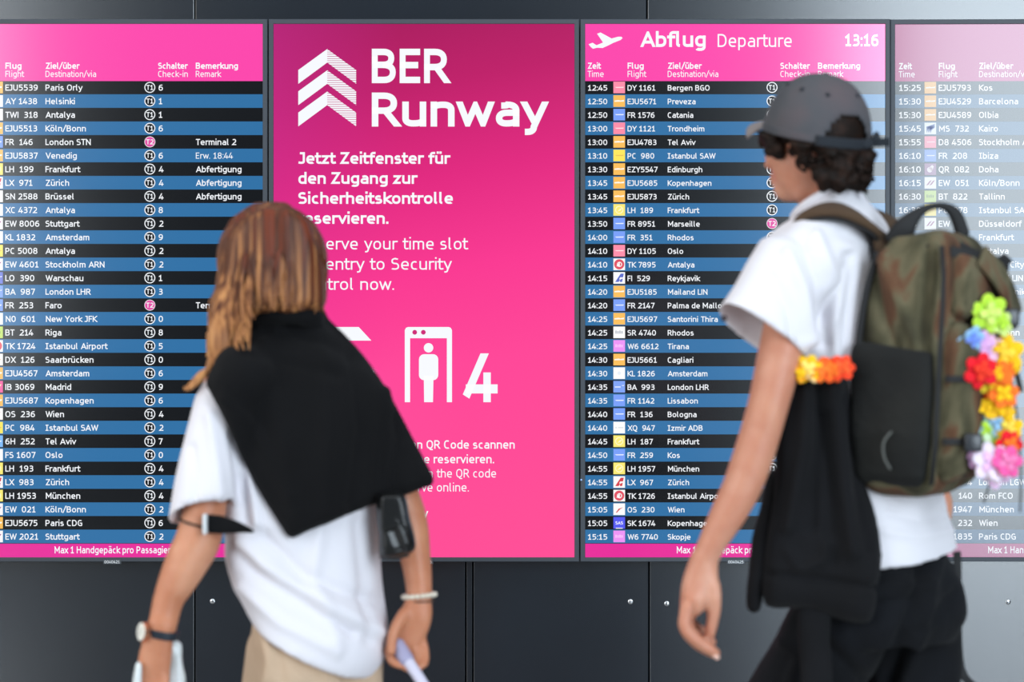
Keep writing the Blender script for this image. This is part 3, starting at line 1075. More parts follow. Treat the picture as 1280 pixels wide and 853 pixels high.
def seg_dist(p, poly_):
    best = np.full(len(p), 1e9)
    for a, b in zip(poly_[:-1], poly_[1:]):
        a, b = np.array(a, float), np.array(b, float)
        t = np.clip(((p - a) @ (b - a)) / max(1e-9, (b - a) @ (b - a)), 0, 1)
        d = np.linalg.norm(p - (a + t[:, None] * (b - a)), axis=1)
        best = np.minimum(best, d)
    return best


def folds(vf, lines, back=False):
    """press creases and ridges into cloth; each line: (points as seen in the photo, half width px, height m)"""
    v = np.asarray(vf[0], float).copy()
    N = normals(vf)
    px = to_px(v)
    facing = np.clip(-N[:, 1] * 2.5, 0, 1)
    for pts, w, h in lines:
        d = seg_dist(px, pts)
        v += N * (1.5 * h * np.exp(-(d / w) ** 2) * facing)[:, None]
    return (v, vf[1])


def ripple(vf, amp, scale, stretch=(1, 1, 1), seed=0.0):
    """slow unevenness of soft material"""
    v = np.asarray(vf[0], float).copy()
    N = normals(vf)
    s = np.array(stretch) * scale
    h = np.array([mnoise.noise(Vector((p[0] * s[0] + seed, p[1] * s[1] + seed * 2, p[2] * s[2] - seed))) for p in v])
    return (v + N * (amp * h)[:, None], vf[1])


def closed_curve(pts, n=160):
    A = list(pts)
    m = len(A)
    out = []
    for t in np.linspace(0, m, n, endpoint=False):
        i = int(t)
        f = t - i
        p0, p1, p2, p3 = (np.array(A[(i + k) % m], float) for k in (-1, 0, 1, 2))
        out.append(0.5 * ((2 * p1) + (-p0 + p2) * f + (2 * p0 - 5 * p1 + 4 * p2 - p3) * f * f + (-p0 + 3 * p1 - 3 * p2 + p3) * f ** 3))
    return np.array(out)


def inside(pts, poly_):
    x, y = pts[:, 0], pts[:, 1]
    r = np.zeros(len(pts), bool)
    n = len(poly_)
    for i in range(n):
        x0, y0 = poly_[i]
        x1, y1 = poly_[(i + 1) % n]
        if y0 == y1:
            continue
        c = ((y0 > y) != (y1 > y)) & (x < (x1 - x0) * (y - y0) / (y1 - y0) + x0)
        r ^= c
    return r


def puff(outline, d, front, back, step=5.0, edge=22.0, curve=True, n=180, prof=0.5, dfun=None, rim=0.004):
    """a stuffed shape: outline as seen from the photo's viewpoint at distance d, swelling `front` metres toward the viewer and
    `back` metres away; edge = how many px from the rim the swelling takes"""
    ol = closed_curve(outline, n) if curve else np.array(outline, float)
    x0, y0 = ol.min(0)
    x1, y1 = ol.max(0)
    gx, gy = np.meshgrid(np.arange(x0 + step / 2, x1, step), np.arange(y0 + step / 2, y1, step))
    g = np.stack([gx.ravel(), gy.ravel()], 1)
    g = g[inside(g, ol)]
    lo = np.concatenate([ol, ol[:1]])
    dist = seg_dist(g, lo)
    k = dist > step * 0.55
    g, dist = g[k], dist[k]
    pts = np.concatenate([ol, g])
    dd = np.concatenate([np.zeros(len(ol)), dist])
    nb = len(ol)
    res = delaunay_2d_cdt([Vector(p) for p in pts], [(i, (i + 1) % nb) for i in range(nb)], [], 1, 1e-4)
    vs, tris = np.array([tuple(v) for v in res[0]]), res[2]
    if len(vs) != len(pts):
        dd = seg_dist(vs, lo)
        dd[dd < 1e-3] = 0
    h = np.clip(dd / edge, 0, 1)
    h = (1 - (1 - h) ** 2) ** prof
    rimv = dd < 1e-6
    base = np.full(len(vs), d) if dfun is None else np.array([dfun(p[0], p[1]) for p in vs])
    Vf = np.array([P(a, b, D - rim * 0 - front * q) for (a, b), D, q in zip(vs, base, h)])
    Vb = np.array([P(a, b, D + back * q + rim) for (a, b), D, q in zip(vs, base, h)])
    nV = len(vs)
    V = np.concatenate([Vf, Vb])
    Fc = []
    for t in tris:
        a, b, c = t
        cr = (vs[b][0] - vs[a][0]) * (vs[c][1] - vs[a][1]) - (vs[b][1] - vs[a][1]) * (vs[c][0] - vs[a][0])
        t = (a, b, c) if cr > 0 else (a, c, b)
        Fc.append(t)
        Fc.append((t[0] + nV, t[2] + nV, t[1] + nV))
    # close the rim
    from collections import Counter
    cnt = Counter()
    for t in tris:
        for i in range(3):
            e = (t[i], t[(i + 1) % 3])
            cnt[tuple(sorted(e))] += 1
    for (a, b), c in cnt.items():
        if c == 1:
            Fc.append((a, b, b + nV, a + nV))
    return (V, Fc)


def strip(pts, w, t, up=None):
    """flat strap of width w and thickness t along pts; up = direction its face looks to (list or one)"""
    Pt = np.array(pts, float)
    rings = []
    m = len(Pt)
    for i in range(m):
        tg = Pt[min(i + 1, m - 1)] - Pt[max(i - 1, 0)]
        tg /= np.linalg.norm(tg)
        u = np.array(up[i] if isinstance(up, list) else up, float)
        s = np.cross(tg, u)
        s /= np.linalg.norm(s)
        u = np.cross(s, tg)
        rings.append(ellipse_ring(Pt[i], s * w / 2, u * t / 2, 16, 5))
    return loft(rings)


# ------------------------------------------------------------------ cloth, skin, hair
def skin(name, cols):
    m = mat(name, cols[0], rough=0.48, spec=0.4)
    mottle(m, cols, scale=9, detail=4)
    b = pbsdf(m)
    b.inputs['Subsurface Weight'].default_value = 0.25
    b.inputs['Subsurface Radius'].default_value = (0.012, 0.005, 0.003)
    b.inputs['Subsurface Scale'].default_value = 0.6
    add_bump(m, scale=140, strength=0.08, dist=0.001)
    return m


def cloth(name, cols, rough=0.9, bump=0.25, scale=26, weave=True):
    m = mat(name, cols[0], rough=rough, spec=0.2)
    if len(cols) > 1:
        mottle(m, cols, scale=7, detail=4)
    pbsdf(m).inputs['Sheen Weight'].default_value = 0.03
    add_bump(m, scale=scale, strength=bump, dist=0.008, detail=3)
    return m


def hairmat(name, cols, pos=None, stretch=(1, 1, 0.09), scale=55, rough=0.42):
    m = mat(name, cols[0], rough=rough, spec=0.4)
    mottle(m, cols, scale=scale, stretch=stretch, detail=5, pos=pos)
    add_bump(m, scale=120, strength=0.5, dist=0.004, stretch=stretch, detail=4)
    return m


def hand(wrist, palm, fingers, thumb, pr=(0.030, 0.016)):
    """palm = list of points wrist->knuckles; fingers = list of (points, radius at root); returns pieces to fuse with the arm"""
    pcs = [tube(palm[0], palm[1], n=18, steps=10, e=2.4)]
    for pts, r in fingers:
        m = len(pts)
        pcs.append(tube(pts, [r * (1 - 0.17 * i / (m - 1)) for i in range(m)], n=14, steps=14))
    pts, r = thumb
    pcs.append(tube(pts, [r * 1.3, r * 1.15, r * 1.05, r * 0.92][:len(pts)], n=14, steps=12))
    return pcs


def head_pieces(c, R, s=1.0, nose=1.0):
    """skull, jaw, nose, brow, lips, ears; local x = the head's right, y = forward, z = up"""
    def e(p, r, rr=None):
        rot = R if rr is None else R @ rr
        return ellipsoid(np.array(c) + R @ (np.array(p) * s), np.array(r) * s, rot, 22, 14)
    pcs = [e((0, -.008, .028), (.073, .092, .088)), e((0, .022, -.040), (.061, .066, .078)), e((0, .055, -.088), (.036, .030, .026), rotx(-.2)),
           e((0, -.055, -.02), (.055, .045, .06)),
           e((0, .078, .012), (.052, .014, .014)), e((0, .090, -.022), (.0105 * nose, .014, .026), rotx(.28)), e((0, .101, -.040), (.014 * nose, .012, .010)),
           e((0, .086, -.066), (.024, .010, .0065)), e((0, .083, -.076), (.021, .011, .007)), e((.036, .064, -.030), (.020, .020, .024)), e((-.036, .064, -.030), (.020, .020, .024))]
    for sd in (-1, 1):
        er = R @ rotz(sd * 0.35)
        ce = np.array(c) + R @ (np.array((sd * .074, -.012, -.018)) * s)
        pcs.append(ellipsoid(ce, np.array((.009, .020, .031)) * s, er, 16, 10))
        pcs.append(ellipsoid(ce + er @ (np.array((sd * .004, -.006, 0)) * s), np.array((.007, .014, .034)) * s, er, 16, 10))
    return pcs


def face_details(body, c, R, s, iris, brow_mat):
    """eyes, brows: small parts of their own on the face"""
    mw, mi_ = mat('eye_white', (238, 236, 232), rough=0.2), mat('iris_' + iris[0], iris[1], rough=0.15)
    for sd in (-1, 1):
        p = np.array(c) + R @ (np.array((sd * .031, .0765, -.004)) * s)
        a = ellipsoid(p, np.array((.0125, .0105, .0065)) * s, R, 16, 10)
        b = ellipsoid(p + R @ np.array((0, .0085, 0)) * s, np.array((.0045, .0028, .0045)) * s, R, 12, 8)
        j = joinvf([a, b])
        obj('eye', j, [mw, mi_], body, mi=[0] * len(a[1]) + [1] * len(b[1]))
        q = [np.array(c) + R @ (np.array((sd * x, y, z)) * s) for x, y, z in ((.014, .0895, .020), (.030, .0895, .026), (.046, .080, .021))]
        obj('eyebrow', tube(q, [.003, .004, .002], n=10, steps=8), brow_mat, body)


def shoe(parent, heel, dirx, m_up, m_sole, L=0.28, w=0.048):
    """a trainer standing on the floor: heel point, walking direction"""
    f = np.array([dirx[0], dirx[1], 0.0])
    f /= np.linalg.norm(f)
    s = np.array([-f[1], f[0], 0])
    h = np.array([heel[0], heel[1], 0.0])
    up = np.array([0, 0, 1.0])
    prof = [(0.0, .030, .055), (.04, .038, .085), (.10, .042, .092), (.16, .046, .075), (.22, .048, .055), (.26, .040, .042), (.285, .022, .028)]
    rings = []
    for a, ww, hh in prof:
        rings.append(ellipse_ring(h + f * a * L / .285 + up * (.022 + hh / 2), s * ww * w / .048, up * hh / 2, 20, 2.6))
    obj('shoe_upper', loft(rings), m_up, parent)
    rings = []
    for a, ww, hh in prof:
        rings.append(ellipse_ring(h + f * (a * 1.03 - .004) * L / .285 + up * .014, s * (ww + .004) * w / .048, up * .014, 20, 5))
    obj('shoe_sole', loft(rings), m_sole, parent)

# ------------------------------------------------------------------ the person with the cap and rucksack
DM = 3.64
AM = math.radians(55)                       # walks to the left and away
RM = np.array([math.cos(AM), math.sin(AM), 0])     # his right
FM = np.array([-math.sin(AM), math.cos(AM), 0])    # his forward
UP = np.array([0, 0, 1.0])

sk_man = skin('skin_fair', [(206, 146, 118), (194, 130, 104), (212, 156, 130)])
m_tee = cloth('cotton_white', [(226, 223, 228)], bump=0.12, scale=18)
m_jeans = cloth('denim_black', [(9, 10, 13), (16, 18, 23)], bump=0.3, scale=30)
m_sole = mat('rubber_white', (225, 225, 222), rough=0.6)
m_shoe_b = cloth('canvas_black', [(24, 24, 26)], bump=0.1)
hr_man = hairmat('hair_dark_brown', [(14, 9, 6), (26, 16, 11), (44, 27, 19)], stretch=(1, 1, 1), scale=60, rough=.62)
pbsdf(hr_man).inputs['Specular IOR Level'].default_value = .15

man = empty('person', (P(1085, 700, DM)[0], P(1085, 700, DM)[1], 0), 'person in grey cap and white T-shirt wearing an olive rucksack, seen from behind', 'person')

AH = math.radians(47)
RH = rotz(AH)
CH = P(1018, 175, DM - 0.02)
TORSO_M = [  # py, px, half breadth, half depth
    (286, 1042, .11, .060), (305, 1041, .150, .075), (345, 1044, .165, .095), (420, 1052, .155, .100), (520, 1070, .140, .098), (620, 1092, .135, .095), (690, 1107, .120, .080), (740, 1112, .115, .075)]
rings = [ellipse_ring(P(a[1], a[0], DM), RM * a[2], FM * a[3], 28, 2.3) for a in TORSO_M]
pcs = [loft(rings)]
pcs += head_pieces(CH, RH)
pcs.append(tube([P(1024, 215, DM - .01), P(1036, 250, DM), P(1046, 292, DM)], [.052, .055, .064], n=22, steps=8))
pcs.append(tube([P(1046, 280, DM), P(1017, 310, DM - .10), P(1000, 335, DM - .155)], [.036, .040, .042], steps=8))
pcs.append(tube([P(1046, 280, DM), P(1078, 305, DM + .10), P(1096, 328, DM + .155)], [.036, .040, .042], steps=8))
DA = 3.42
pcs.append(tube([P(1000, 335, 3.49), P(986, 400, 3.45), P(974, 450, 3.43), P(962, 500, 3.42), P(951, 540, 3.42), P(940, 575, 3.42), P(927, 610, 3.42), P(909, 645, 3.42), P(890, 680, 3.42), P(880, 702, 3.42)],
               [(.042, .042), (.043, .044), (.0405, .042), (.037, .039), (.0365, .036), (.0365, .036), (.035, .034), (.032, .030), (.0255, .024), (.0245, .021)], n=22, steps=40))
palm = ([P(880, 698, 3.42), P(877, 718, 3.42), P(871, 738, 3.42), P(864, 758, 3.42)], [(.0245, .021), (.030, .022), (.029, .026), (.021, .034)])
DF = 3.42
fing = [
    ([P(860, 757, DF - .034), P(856, 784, DF - .040), P(872, 802, DF - .040), P(892, 815, DF - .034)], .0128),
    ([P(859, 757, DF - .012), P(857, 786, DF - .014), P(874, 806, DF - .012), P(894, 817, DF - .006)], .0130),
    ([P(861, 757, DF + .011), P(860, 783, DF + .014), P(874, 797, DF + .016), P(890, 803, DF + .020)], .0115),
    ([P(864, 756, DF + .031), P(864, 776, DF + .038), P(875, 787, DF + .042), P(887, 792, DF + .044)], .0100),
]
thumb = ([P(886, 716, DF - .004), P(893, 742, DF - .010), P(892, 768, DF - .006), P(887, 794, DF - .002)], .0115)
pcs += hand(None, palm, fing, thumb)
# right arm, on the far side
pcs.append(tube([P(1096, 328, DM + .155), P(1136, 450, DM + .17), P(1160, 600, DM + .16), P(1168, 640, DM + .14), P(1145, 700, DM + .26), P(1120, 770, DM + .34)],
               [.042, .042, .036, .035, .030, .023], steps=24))
RP = [P(1118, 775, DM + .345), P(1112, 800, DM + .36)]
pcs.append(tube([P(1120, 768, DM + .34), P(1114, 790, DM + .352), P(1108, 815, DM + .365)], [(.023, .02), (.030, .018), (.030, .016)], steps=8))
for i in range(4):
    o_ = (i - 1.5) * .016
    p0 = P(1107, 815, DM + .365) + np.array([o_ * .6, o_ * .8, 0])
    pcs.append(tube([p0, p0 + np.array([-.008, .004, -.034]), p0 + np.array([-.002, .010, -.062]), p0 + np.array([.008, .012, -.080 + abs(i - 1.3) * .006])], [.0095, .009, .0085, .007], n=12, steps=10))
pcs.append(tube([P(1110, 785, DM + .34), P(1100, 805, DM + .335), P(1096, 828, DM + .34)], [.012, .011, .009], n=12, steps=8))
# legs
HIP = P(1110, 715, DM)
hz = HIP[2]


def leg_pts(side, kf, af, kz=0.49, az=0.085):
    h = HIP + RM * side * .088 - UP * .02
    return h, np.array([*(HIP + RM * side * .085 + FM * kf)[:2], kz]), np.array([*(HIP + RM * side * .075 + FM * af)[:2], az])


legs_m = [leg_pts(-1, .25, .26), leg_pts(1, -.02, -.30, .50, .10)]
for h, k, a in legs_m:
    m1 = (h + k) / 2 - FM * .0
    pcs.append(tube([h, m1, k, (k + a) / 2 - FM * .015, a], [.062, .062, .054, .048, .036], n=22, steps=24))
    pcs.append(tube([a - UP * .02, a + FM * .06 - UP * .045, a + FM * .15 - UP * .058], [(.034, .034), (.036, .026), (.032, .014)], n=16, steps=8))
body_m = obj('body', fuse(pcs, 0.0048, 5), sk_man, man)
face_details(body_m, CH, RH, 1.0, ('brown', (70, 45, 30)), hr_man)
# finger nails of the near hand
m_nail = mat('nail', (236, 190, 172), rough=0.3)
for pts, r in fing[:2]:
    a, b = np.array(pts[2]), np.array(pts[3])
    t = (b - a) / np.linalg.norm(b - a)
    obj('fingernail', ellipsoid(b + np.array([0, -.0045, -.0055]) + t * .003, (.0055, .0035, .0042), None, 12, 8), m_nail, body_m)

# ---- T-shirt
SH = [(258, 1034, .066, .060), (266, 1036, .085, .066), (280, 1040, .140, .080), (300, 1041, .176, .094), (345, 1044, .184, .110), (420, 1052, .176, .116), (520, 1070, .164, .116), (600, 1088, .162, .114), (660, 1101, .168, .118), (692, 1107, .172, .121)]
rings = []
for py, px, a, b in spline(SH, 30):
    # the hem rides a little higher at the back right
    w = max(0.0, (py - 600) / 92)
    tl_ = -.034 * max(0.0, min(1.0, (300 - py) / 42))      # the neckline dips at the throat
    rings.append(ellipse_ring(P(px, py, DM), RM * a + UP * .012 * w, FM * b + UP * tl_, 40, 2.3))
inner = [np.array(ellipse_ring(P(1107, 694, DM), RM * .163 + UP * .012, FM * .112, 40, 2.3)), np.array(ellipse_ring(P(1104, 670, DM), RM * .158 + UP * .012, FM * .108, 40, 2.3))]
tee = [loft(rings + [list(inner[0]), list(inner[1])])]
# left sleeve, open at the cuff
SC = [((1030, 300), 3.56, .070, .075), ((1000, 318), 3.495, .076, .074), ((981, 352), 3.465, .080, .072), ((966, 385), 3.45, .084, .071), ((952, 420), 3.44, .094, .074)]
axd = np.array([52, 30.0]) / 60.0
rings = []
NS = 36


def sleeve_ring(c, d, ru, rv, k):
    ang = math.radians(16 + 4 * k)         # the cuff turns to cut across the arm
    u = np.array([math.cos(ang), 0, -math.sin(ang)]) * ru
    v = np.array([0.0, -rv, .022 * k / 4])
    return ellipse_ring(P(c[0], c[1], d), u, v, NS, 2.2)


for k, (c, d, ru, rv) in enumerate(SC):
    rings.append(sleeve_ring(c, d, ru, rv, k))
rings.append(sleeve_ring((952, 420), 3.44, .084, .064, 4))
rings.append(sleeve_ring((960, 398), 3.446, .078, .060, 4))
rings.append(sleeve_ring((968, 375), 3.452, .068, .055, 4))
tee.append(loft(rings))
# right sleeve
rings = []
for k, (c, d, r) in enumerate([((1075, 295), DM + .09, .070), ((1100, 320), DM + .15, .075), ((1118, 370), DM + .17, .078), ((1135, 425), DM + .175, .082)]):
    rings.append(ellipse_ring(P(c[0], c[1], d), np.array([1, 0, -.25]) * r, np.array([0, 1, 0]) * r * .8, 30))
tee.append(loft(rings))
tee.append(tube([P(1040, 284, DM), P(1018, 302, DM - .09), P(998, 330, DM - .150)], [(.050, .058), (.056, .064), (.060, .064)], steps=8))
tee.append(tube([P(1044, 284, DM), P(1080, 296, DM + .10), P(1096, 320, DM + .155)], [(.050, .058), (.056, .064), (.058, .064)], steps=8))
tee_vf = fuse(tee, 0.0050, 9)
tee_vf = folds(tee_vf, [([(1003, 300), (1022, 350), (1030, 430)], 7, -.007), ([(1020, 296), (1040, 345), (1046, 440)], 8, .007), ([(985, 318), (1004, 362), (1013, 425)], 7, .007),
                        ([(1060, 320), (1062, 380), (1052, 450)], 7, -.006), ([(965, 345), (985, 385), (992, 425)], 7, -.005), ([(1040, 265), (1075, 280)], 6, .004),
                        ([(1010, 430), (1040, 400), (1062, 330)], 8, .005), ([(1110, 640), (1150, 652), (1190, 640)], 7, -.004), ([(1105, 665), (1150, 672), (1195, 662)], 5, .003)])
tee_vf = ripple(tee_vf, .006, 9, (1, 1, .6), 3.1)
obj('t_shirt', tee_vf, m_tee, man, 'white short-sleeved T-shirt')
obj('collar_band', tube([P(1034, 255, DM) + RM * .068 * math.cos(t) + FM * .062 * math.sin(t) + UP * (.003 - .034 * math.sin(t)) for t in np.linspace(0, 2 * math.pi, 33)], [.0075] * 33, n=10, round_ends=False), m_tee, man)
obj('cuff_button', ellipsoid(P(905, 398, 3.40), (.006, .004, .006), None, 10, 8), mat('button_dark', (40, 26, 30), rough=.4), man, 'small dark button at sleeve edge')

# ---- trousers
tr = []
rings = []
for py, px, a, b in [(668, 1104, .138, .092), (690, 1107, .150, .102), (730, 1113, .168, .122), (770, 1113, .170, .128), (800, 1108, .150, .118)]:
    rings.append(ellipse_ring(P(px, py, DM), RM * a, FM * b, 36, 2.4))
tr.append(loft(rings))
for h, k, a in legs_m:
    tr.append(tube([h + UP * .03, (h * .6 + k * .4), k, (k + a) / 2 - FM * .02, a + UP * .02], [(.098, .098), (.098, .096), (.080, .080), (.072, .072), (.068, .070)], n=26, steps=24, round_ends=False))
tr_vf = fuse(tr, 0.007, 6)
tr_vf = folds(tr_vf, [([(1095, 735), (1120, 730), (1160, 728)], 6, .005), ([(1095, 752), (1130, 748), (1165, 742)], 5, -.005), ([(1150, 705), (1140, 760), (1110, 853)], 9, -.010),
                      ([(1170, 700), (1160, 780), (1130, 853)], 8, .008), ([(1195, 740), (1170, 775), (1150, 790)], 6, -.006), ([(960, 790), (1000, 820), (990, 853)], 9, .008), ([(1000, 780), (1040, 815), (1080, 853)], 9, -.008)])
tr_vf = ripple(tr_vf, .010, 10, (1, 1, .8), 7.7)
obj('trousers', tr_vf, m_jeans, man, 'black jeans')
for (px, py, sx_, rot_) in ((1150, 728, .050, 0), (1190, 722, .03, 0)):
    pass
for h, k, a in legs_m:
    shoe(man, a - FM * .07, FM, m_shoe_b, m_sole)

# ---- hair
AC = math.radians(27)
RC = rotz(AC) @ rotx(math.radians(15))          # tipped back
CC = P(1021, 167, DM - .02)
capw = (.0975, .107, .117)
rng = random.Random(5)
hp = []


def on_head(az, z, extra=0.0):
    """az = angle from straight back towards his left, z local height"""
    zz = (z - .02) / .105
    k = math.sqrt(max(.05, 1 - min(.95, zz * zz))) if z > 0.02 else 1.0 - 0.20 * (0.02 - z) / .11
    x, y = -math.sin(az) * (.076 + extra) * k, -math.cos(az) * (.096 + extra) * k - .004
    return CH + RH @ np.array([x, y, z])


for i in range(260):
    az = rng.uniform(-1.9, 1.55)
    zlo = -.092 if abs(az) < 1.05 else -.05
    z = rng.uniform(zlo, .05)
    r = rng.uniform(.010, .018)
    hp.append(ellipsoid(on_head(az, z, rng.uniform(.002, .020)), (r, r * rng.uniform(.7, 1.1), r * rng.uniform(.8, 1.3)), rotz(rng.uniform(0, 3)), 10, 7))
for i in range(46):        # fringe and sideburn in front of the near ear
    az = rng.uniform(1.85, 2.75)
    z = rng.uniform(-.012, .055) if az > 2.2 else rng.uniform(-.030, .05)
    r = rng.uniform(.008, .014)
    hp.append(ellipsoid(on_head(az, z, rng.uniform(.0, .016)), (r, r, r * 1.2), None, 10, 7))
hp.append(ellipsoid(CH + RH @ np.array([0, -.010, .034]), (.080, .096, .080), RH, 24, 14))
hair_vf = fuse(hp, 0.0042, 1)
hair_vf = ripple(hair_vf, .004, 70, (1, 1, 1), 1.3)


def under_cap(v):
    """hair is pressed flat where the cap sits on it"""
    q = (np.asarray(v) - CC) @ RC
    z = q[:, 2]
    rr_ = np.sqrt((q[:, 0] / capw[0]) ** 2 + (q[:, 1] / capw[1]) ** 2 + (np.maximum(z, 0) / capw[2]) ** 2)
    lim = np.where(z > -.006, .93, .93 + np.clip((-.006 - z) / .022, 0, 1) * .5)
    k = np.where(rr_ > lim, lim / np.maximum(rr_, 1e-6), 1.0)
    q[:, 0] *= k
    q[:, 1] *= k
    q[:, 2] = np.where(z > 0, z * k, z)
    return q @ RC.T + CC


hair_vf = (under_cap(hair_vf[0]), hair_vf[1])
hair_m = obj('hair', hair_vf, hr_man, man, 'short dark curly hair')
curls = []
for i in range(150):
    az = rng.uniform(-1.9, 1.5)
    z = rng.uniform(-.10 if abs(az) < 1.0 else -.055, .02)
    c = on_head(az, z, rng.uniform(.012, .026))
    if ((c - CC) @ RC)[2] > -.024:
        continue
    rr = rng.uniform(.006, .012)
    t0 = rng.uniform(0, 6)
    a1 = np.array([rng.gauss(0, 1), rng.gauss(0, 1), rng.gauss(0, 1)])
    a1 /= np.linalg.norm(a1)
    a2 = np.cross(a1, [0.3, .5, .8])
    a2 /= np.linalg.norm(a2)
    curls.append(tube([c + a1 * rr * math.cos(t0 + q) + a2 * rr * math.sin(t0 + q) + np.array([0, 0, -.002 * q]) for q in np.linspace(0, 4.6, 9)], [.0028] * 8 + [.001], n=7, round_ends=False))
obj('curl', joinvf(curls), hr_man, hair_m)

# ---- cap
m_cap = cloth('cap_cotton_grey', [(66, 69, 75), (80, 80, 84), (92, 82, 85)], rough=.95, bump=.12, scale=40)
m_cap_d = cloth('cap_strap_dark', [(40, 44, 50)], rough=.8, bump=.05)
m_brim = cloth('cap_brim', [(142, 132, 130), (128, 122, 122)], rough=.95, bump=.05)
NA, NZ = 72, 22
dome_v, dome_f = [], []
for k in range(NZ + 1):
    ph = (math.pi / 2) * k / NZ
    for i in range(NA):
        th = 2 * math.pi * i / NA        # 0 = straight back, growing to his left
        r = math.cos(ph) ** 0.86
        z = capw[2] * math.sin(ph) ** 1.02 - .006
        dome_v.append(CC + RC @ np.array([-math.sin(th) * capw[0] * r, -math.cos(th) * capw[1] * r, z]))
for k in range(NZ):
    for i in range(NA):
        j = (i + 1) % NA
        th = 2 * math.pi * (i + .5) / NA
        th = th if th < math.pi else th - 2 * math.pi
        zz = (k + .5) / NZ
        if (th / .52) ** 2 + (zz / .33) ** 2 < 1:      # the gap above the strap
            continue
        dome_f.append((k * NA + i, k * NA + j, (k + 1) * NA + j, (k + 1) * NA + i))
used = sorted({i for q in dome_f for i in q})
rm_ = {a: n for n, a in enumerate(used)}
cap = obj('cap', ([dome_v[i] for i in used], [[rm_[i] for i in q] for q in dome_f]), m_cap, man, 'faded grey baseball cap')
sm = cap.modifiers.new('thickness', 'SOLIDIFY')
sm.thickness = .003
sm.offset = 0
obj('cap_button', ellipsoid(CC + RC @ np.array([0, 0, capw[2] - .006]), (.008, .008, .005), RC, 14, 8), m_cap, cap)
# strap across the back of the gap, with its loose tail and the hem around the cap
hem = []
for th in np.linspace(.54, 2 * math.pi - .54, 50):
    hem.append(CC + RC @ np.array([-math.sin(th) * (capw[0] + .001), -math.cos(th) * (capw[1] + .001), .001]))
ups = [q - CC for q in hem]
obj('sweatband', strip(hem, .014, .003, ups), m_cap, cap)
st = []
for th in np.linspace(-.68, .68, 15):
    st.append(CC + RC @ np.array([-math.sin(th) * (capw[0] + .003), -math.cos(th) * (capw[1] + .003), -.001]))
obj('cap_strap', strip(st, .019, .0035, [q - CC for q in st]), m_cap_d, cap)
tl = [CC + RC @ np.array([math.sin(a) * (capw[0] + b), -math.cos(a) * (capw[1] + b), c]) for a, b, c in ((.30, .004, .0), (.62, .010, .002), (.80, .022, .003), (.88, .034, .004))]
obj('strap_tail', strip(tl, .016, .004, RC @ np.array([.4, -.8, .2])), m_cap_d, cap)
bk = CC + RC @ np.array([math.sin(.66) * (capw[0] + .011), -math.cos(.66) * (capw[1] + .011), .010])
obj('buckle', ellipsoid(bk, (.011, .007, .013), RC @ rotz(.6), 16, 10), m_cap_d, cap)
for th, zz in ((1.25, .60), (.55, .58), (2.0, .62), (-.4, .6), (-1.6, .6)):
    ph = zz * math.pi / 2 * .9
    q = CC + RC @ np.array([-math.sin(th) * capw[0] * math.cos(ph) ** .86, -math.cos(th) * capw[1] * math.cos(ph) ** .86, capw[2] * math.sin(ph) - .005])
    obj('eyelet', ellipsoid(q, (.0045, .0045, .0045), None, 10, 8), m_cap_d, cap)
# peak: a curved board reaching forward
bv, bf = [], []
NU, NV = 24, 8
for lay in (0, 1):
    for a in range(NU + 1):
        t = -1.05 + 2.10 * a / NU
        for b in range(NV + 1):
            q = b / NV
            reach = .068 * math.cos(t * .92) ** .8 * q
            x = math.sin(t) * (capw[0] + .0) * (1 + .04 * q)
            y = math.cos(t) * capw[1] + reach
            z = .006 - .012 * q * q - .9 * x * x * (1 + 2.2 * q) - lay * .004
            bv.append(CC + RC @ np.array([-x, y, z]))
n1 = (NU + 1) * (NV + 1)
for a in range(NU):
    for b in range(NV):
        i = a * (NV + 1) + b
        q = (i, i + 1, i + NV + 2, i + NV + 1)
        bf += [q, tuple(n1 + w for w in q[::-1])]
for a in range(NU):
    i, j = a * (NV + 1) + NV, (a + 1) * (NV + 1) + NV
    bf.append((i, n1 + i, n1 + j, j))
obj('peak', (bv, bf), m_brim, cap, 'pale worn peak')

# ------------------------------------------------------------------ rucksack
m_pack = cloth('rucksack_camouflage', [(84, 79, 58)], rough=.85, bump=.2, scale=60)
mottle(m_pack, [(50, 47, 35), (76, 72, 53), (100, 93, 71), (98, 68, 49), (66, 49, 37)], scale=9, stretch=(1.5, 1.5, .6), detail=4, pos=[.30, .43, .50, .56, .68], distortion=.6)
m_pack_dk = cloth('rucksack_mesh_black', [(24, 25, 25), (34, 34, 32)], rough=.8, bump=.3, scale=50)
m_web = mat('webbing_black', (20, 20, 22), rough=.75)
m_strap = cloth('strap_brown', [(74, 56, 42), (84, 66, 50)], rough=.85, bump=.15, scale=60)
m_plastic = mat('buckle_plastic', (44, 47, 52), rough=.35)
BKV = -FM
PK = [(616, 1150, .045, .085), (608, 1150, .070, .110), (590, 1150, .084, .124), (540, 1151, .090, .130), (450, 1155, .090, .130), (380, 1161, .086, .126), (335, 1165, .078, .120), (310, 1168, .066, .114), (296, 1170, .048, .095), (289, 1172, .026, .060)]
DPK = DM - .57 * .195


def pkrow(py):
    A = sorted(PK)
    ys = [a[0] for a in A]
    return [np.interp(py, ys, [a[i] for a in A]) for i in (1, 2, 3)]


def pkpt(py, u, v):
    """u: -1 towards his back .. 1 away from it; v: -1 his left side .. 1 right side"""
    px, hd, hw = pkrow(py)
    return P(px, py, DPK) + BKV * hd * u + RM * hw * v


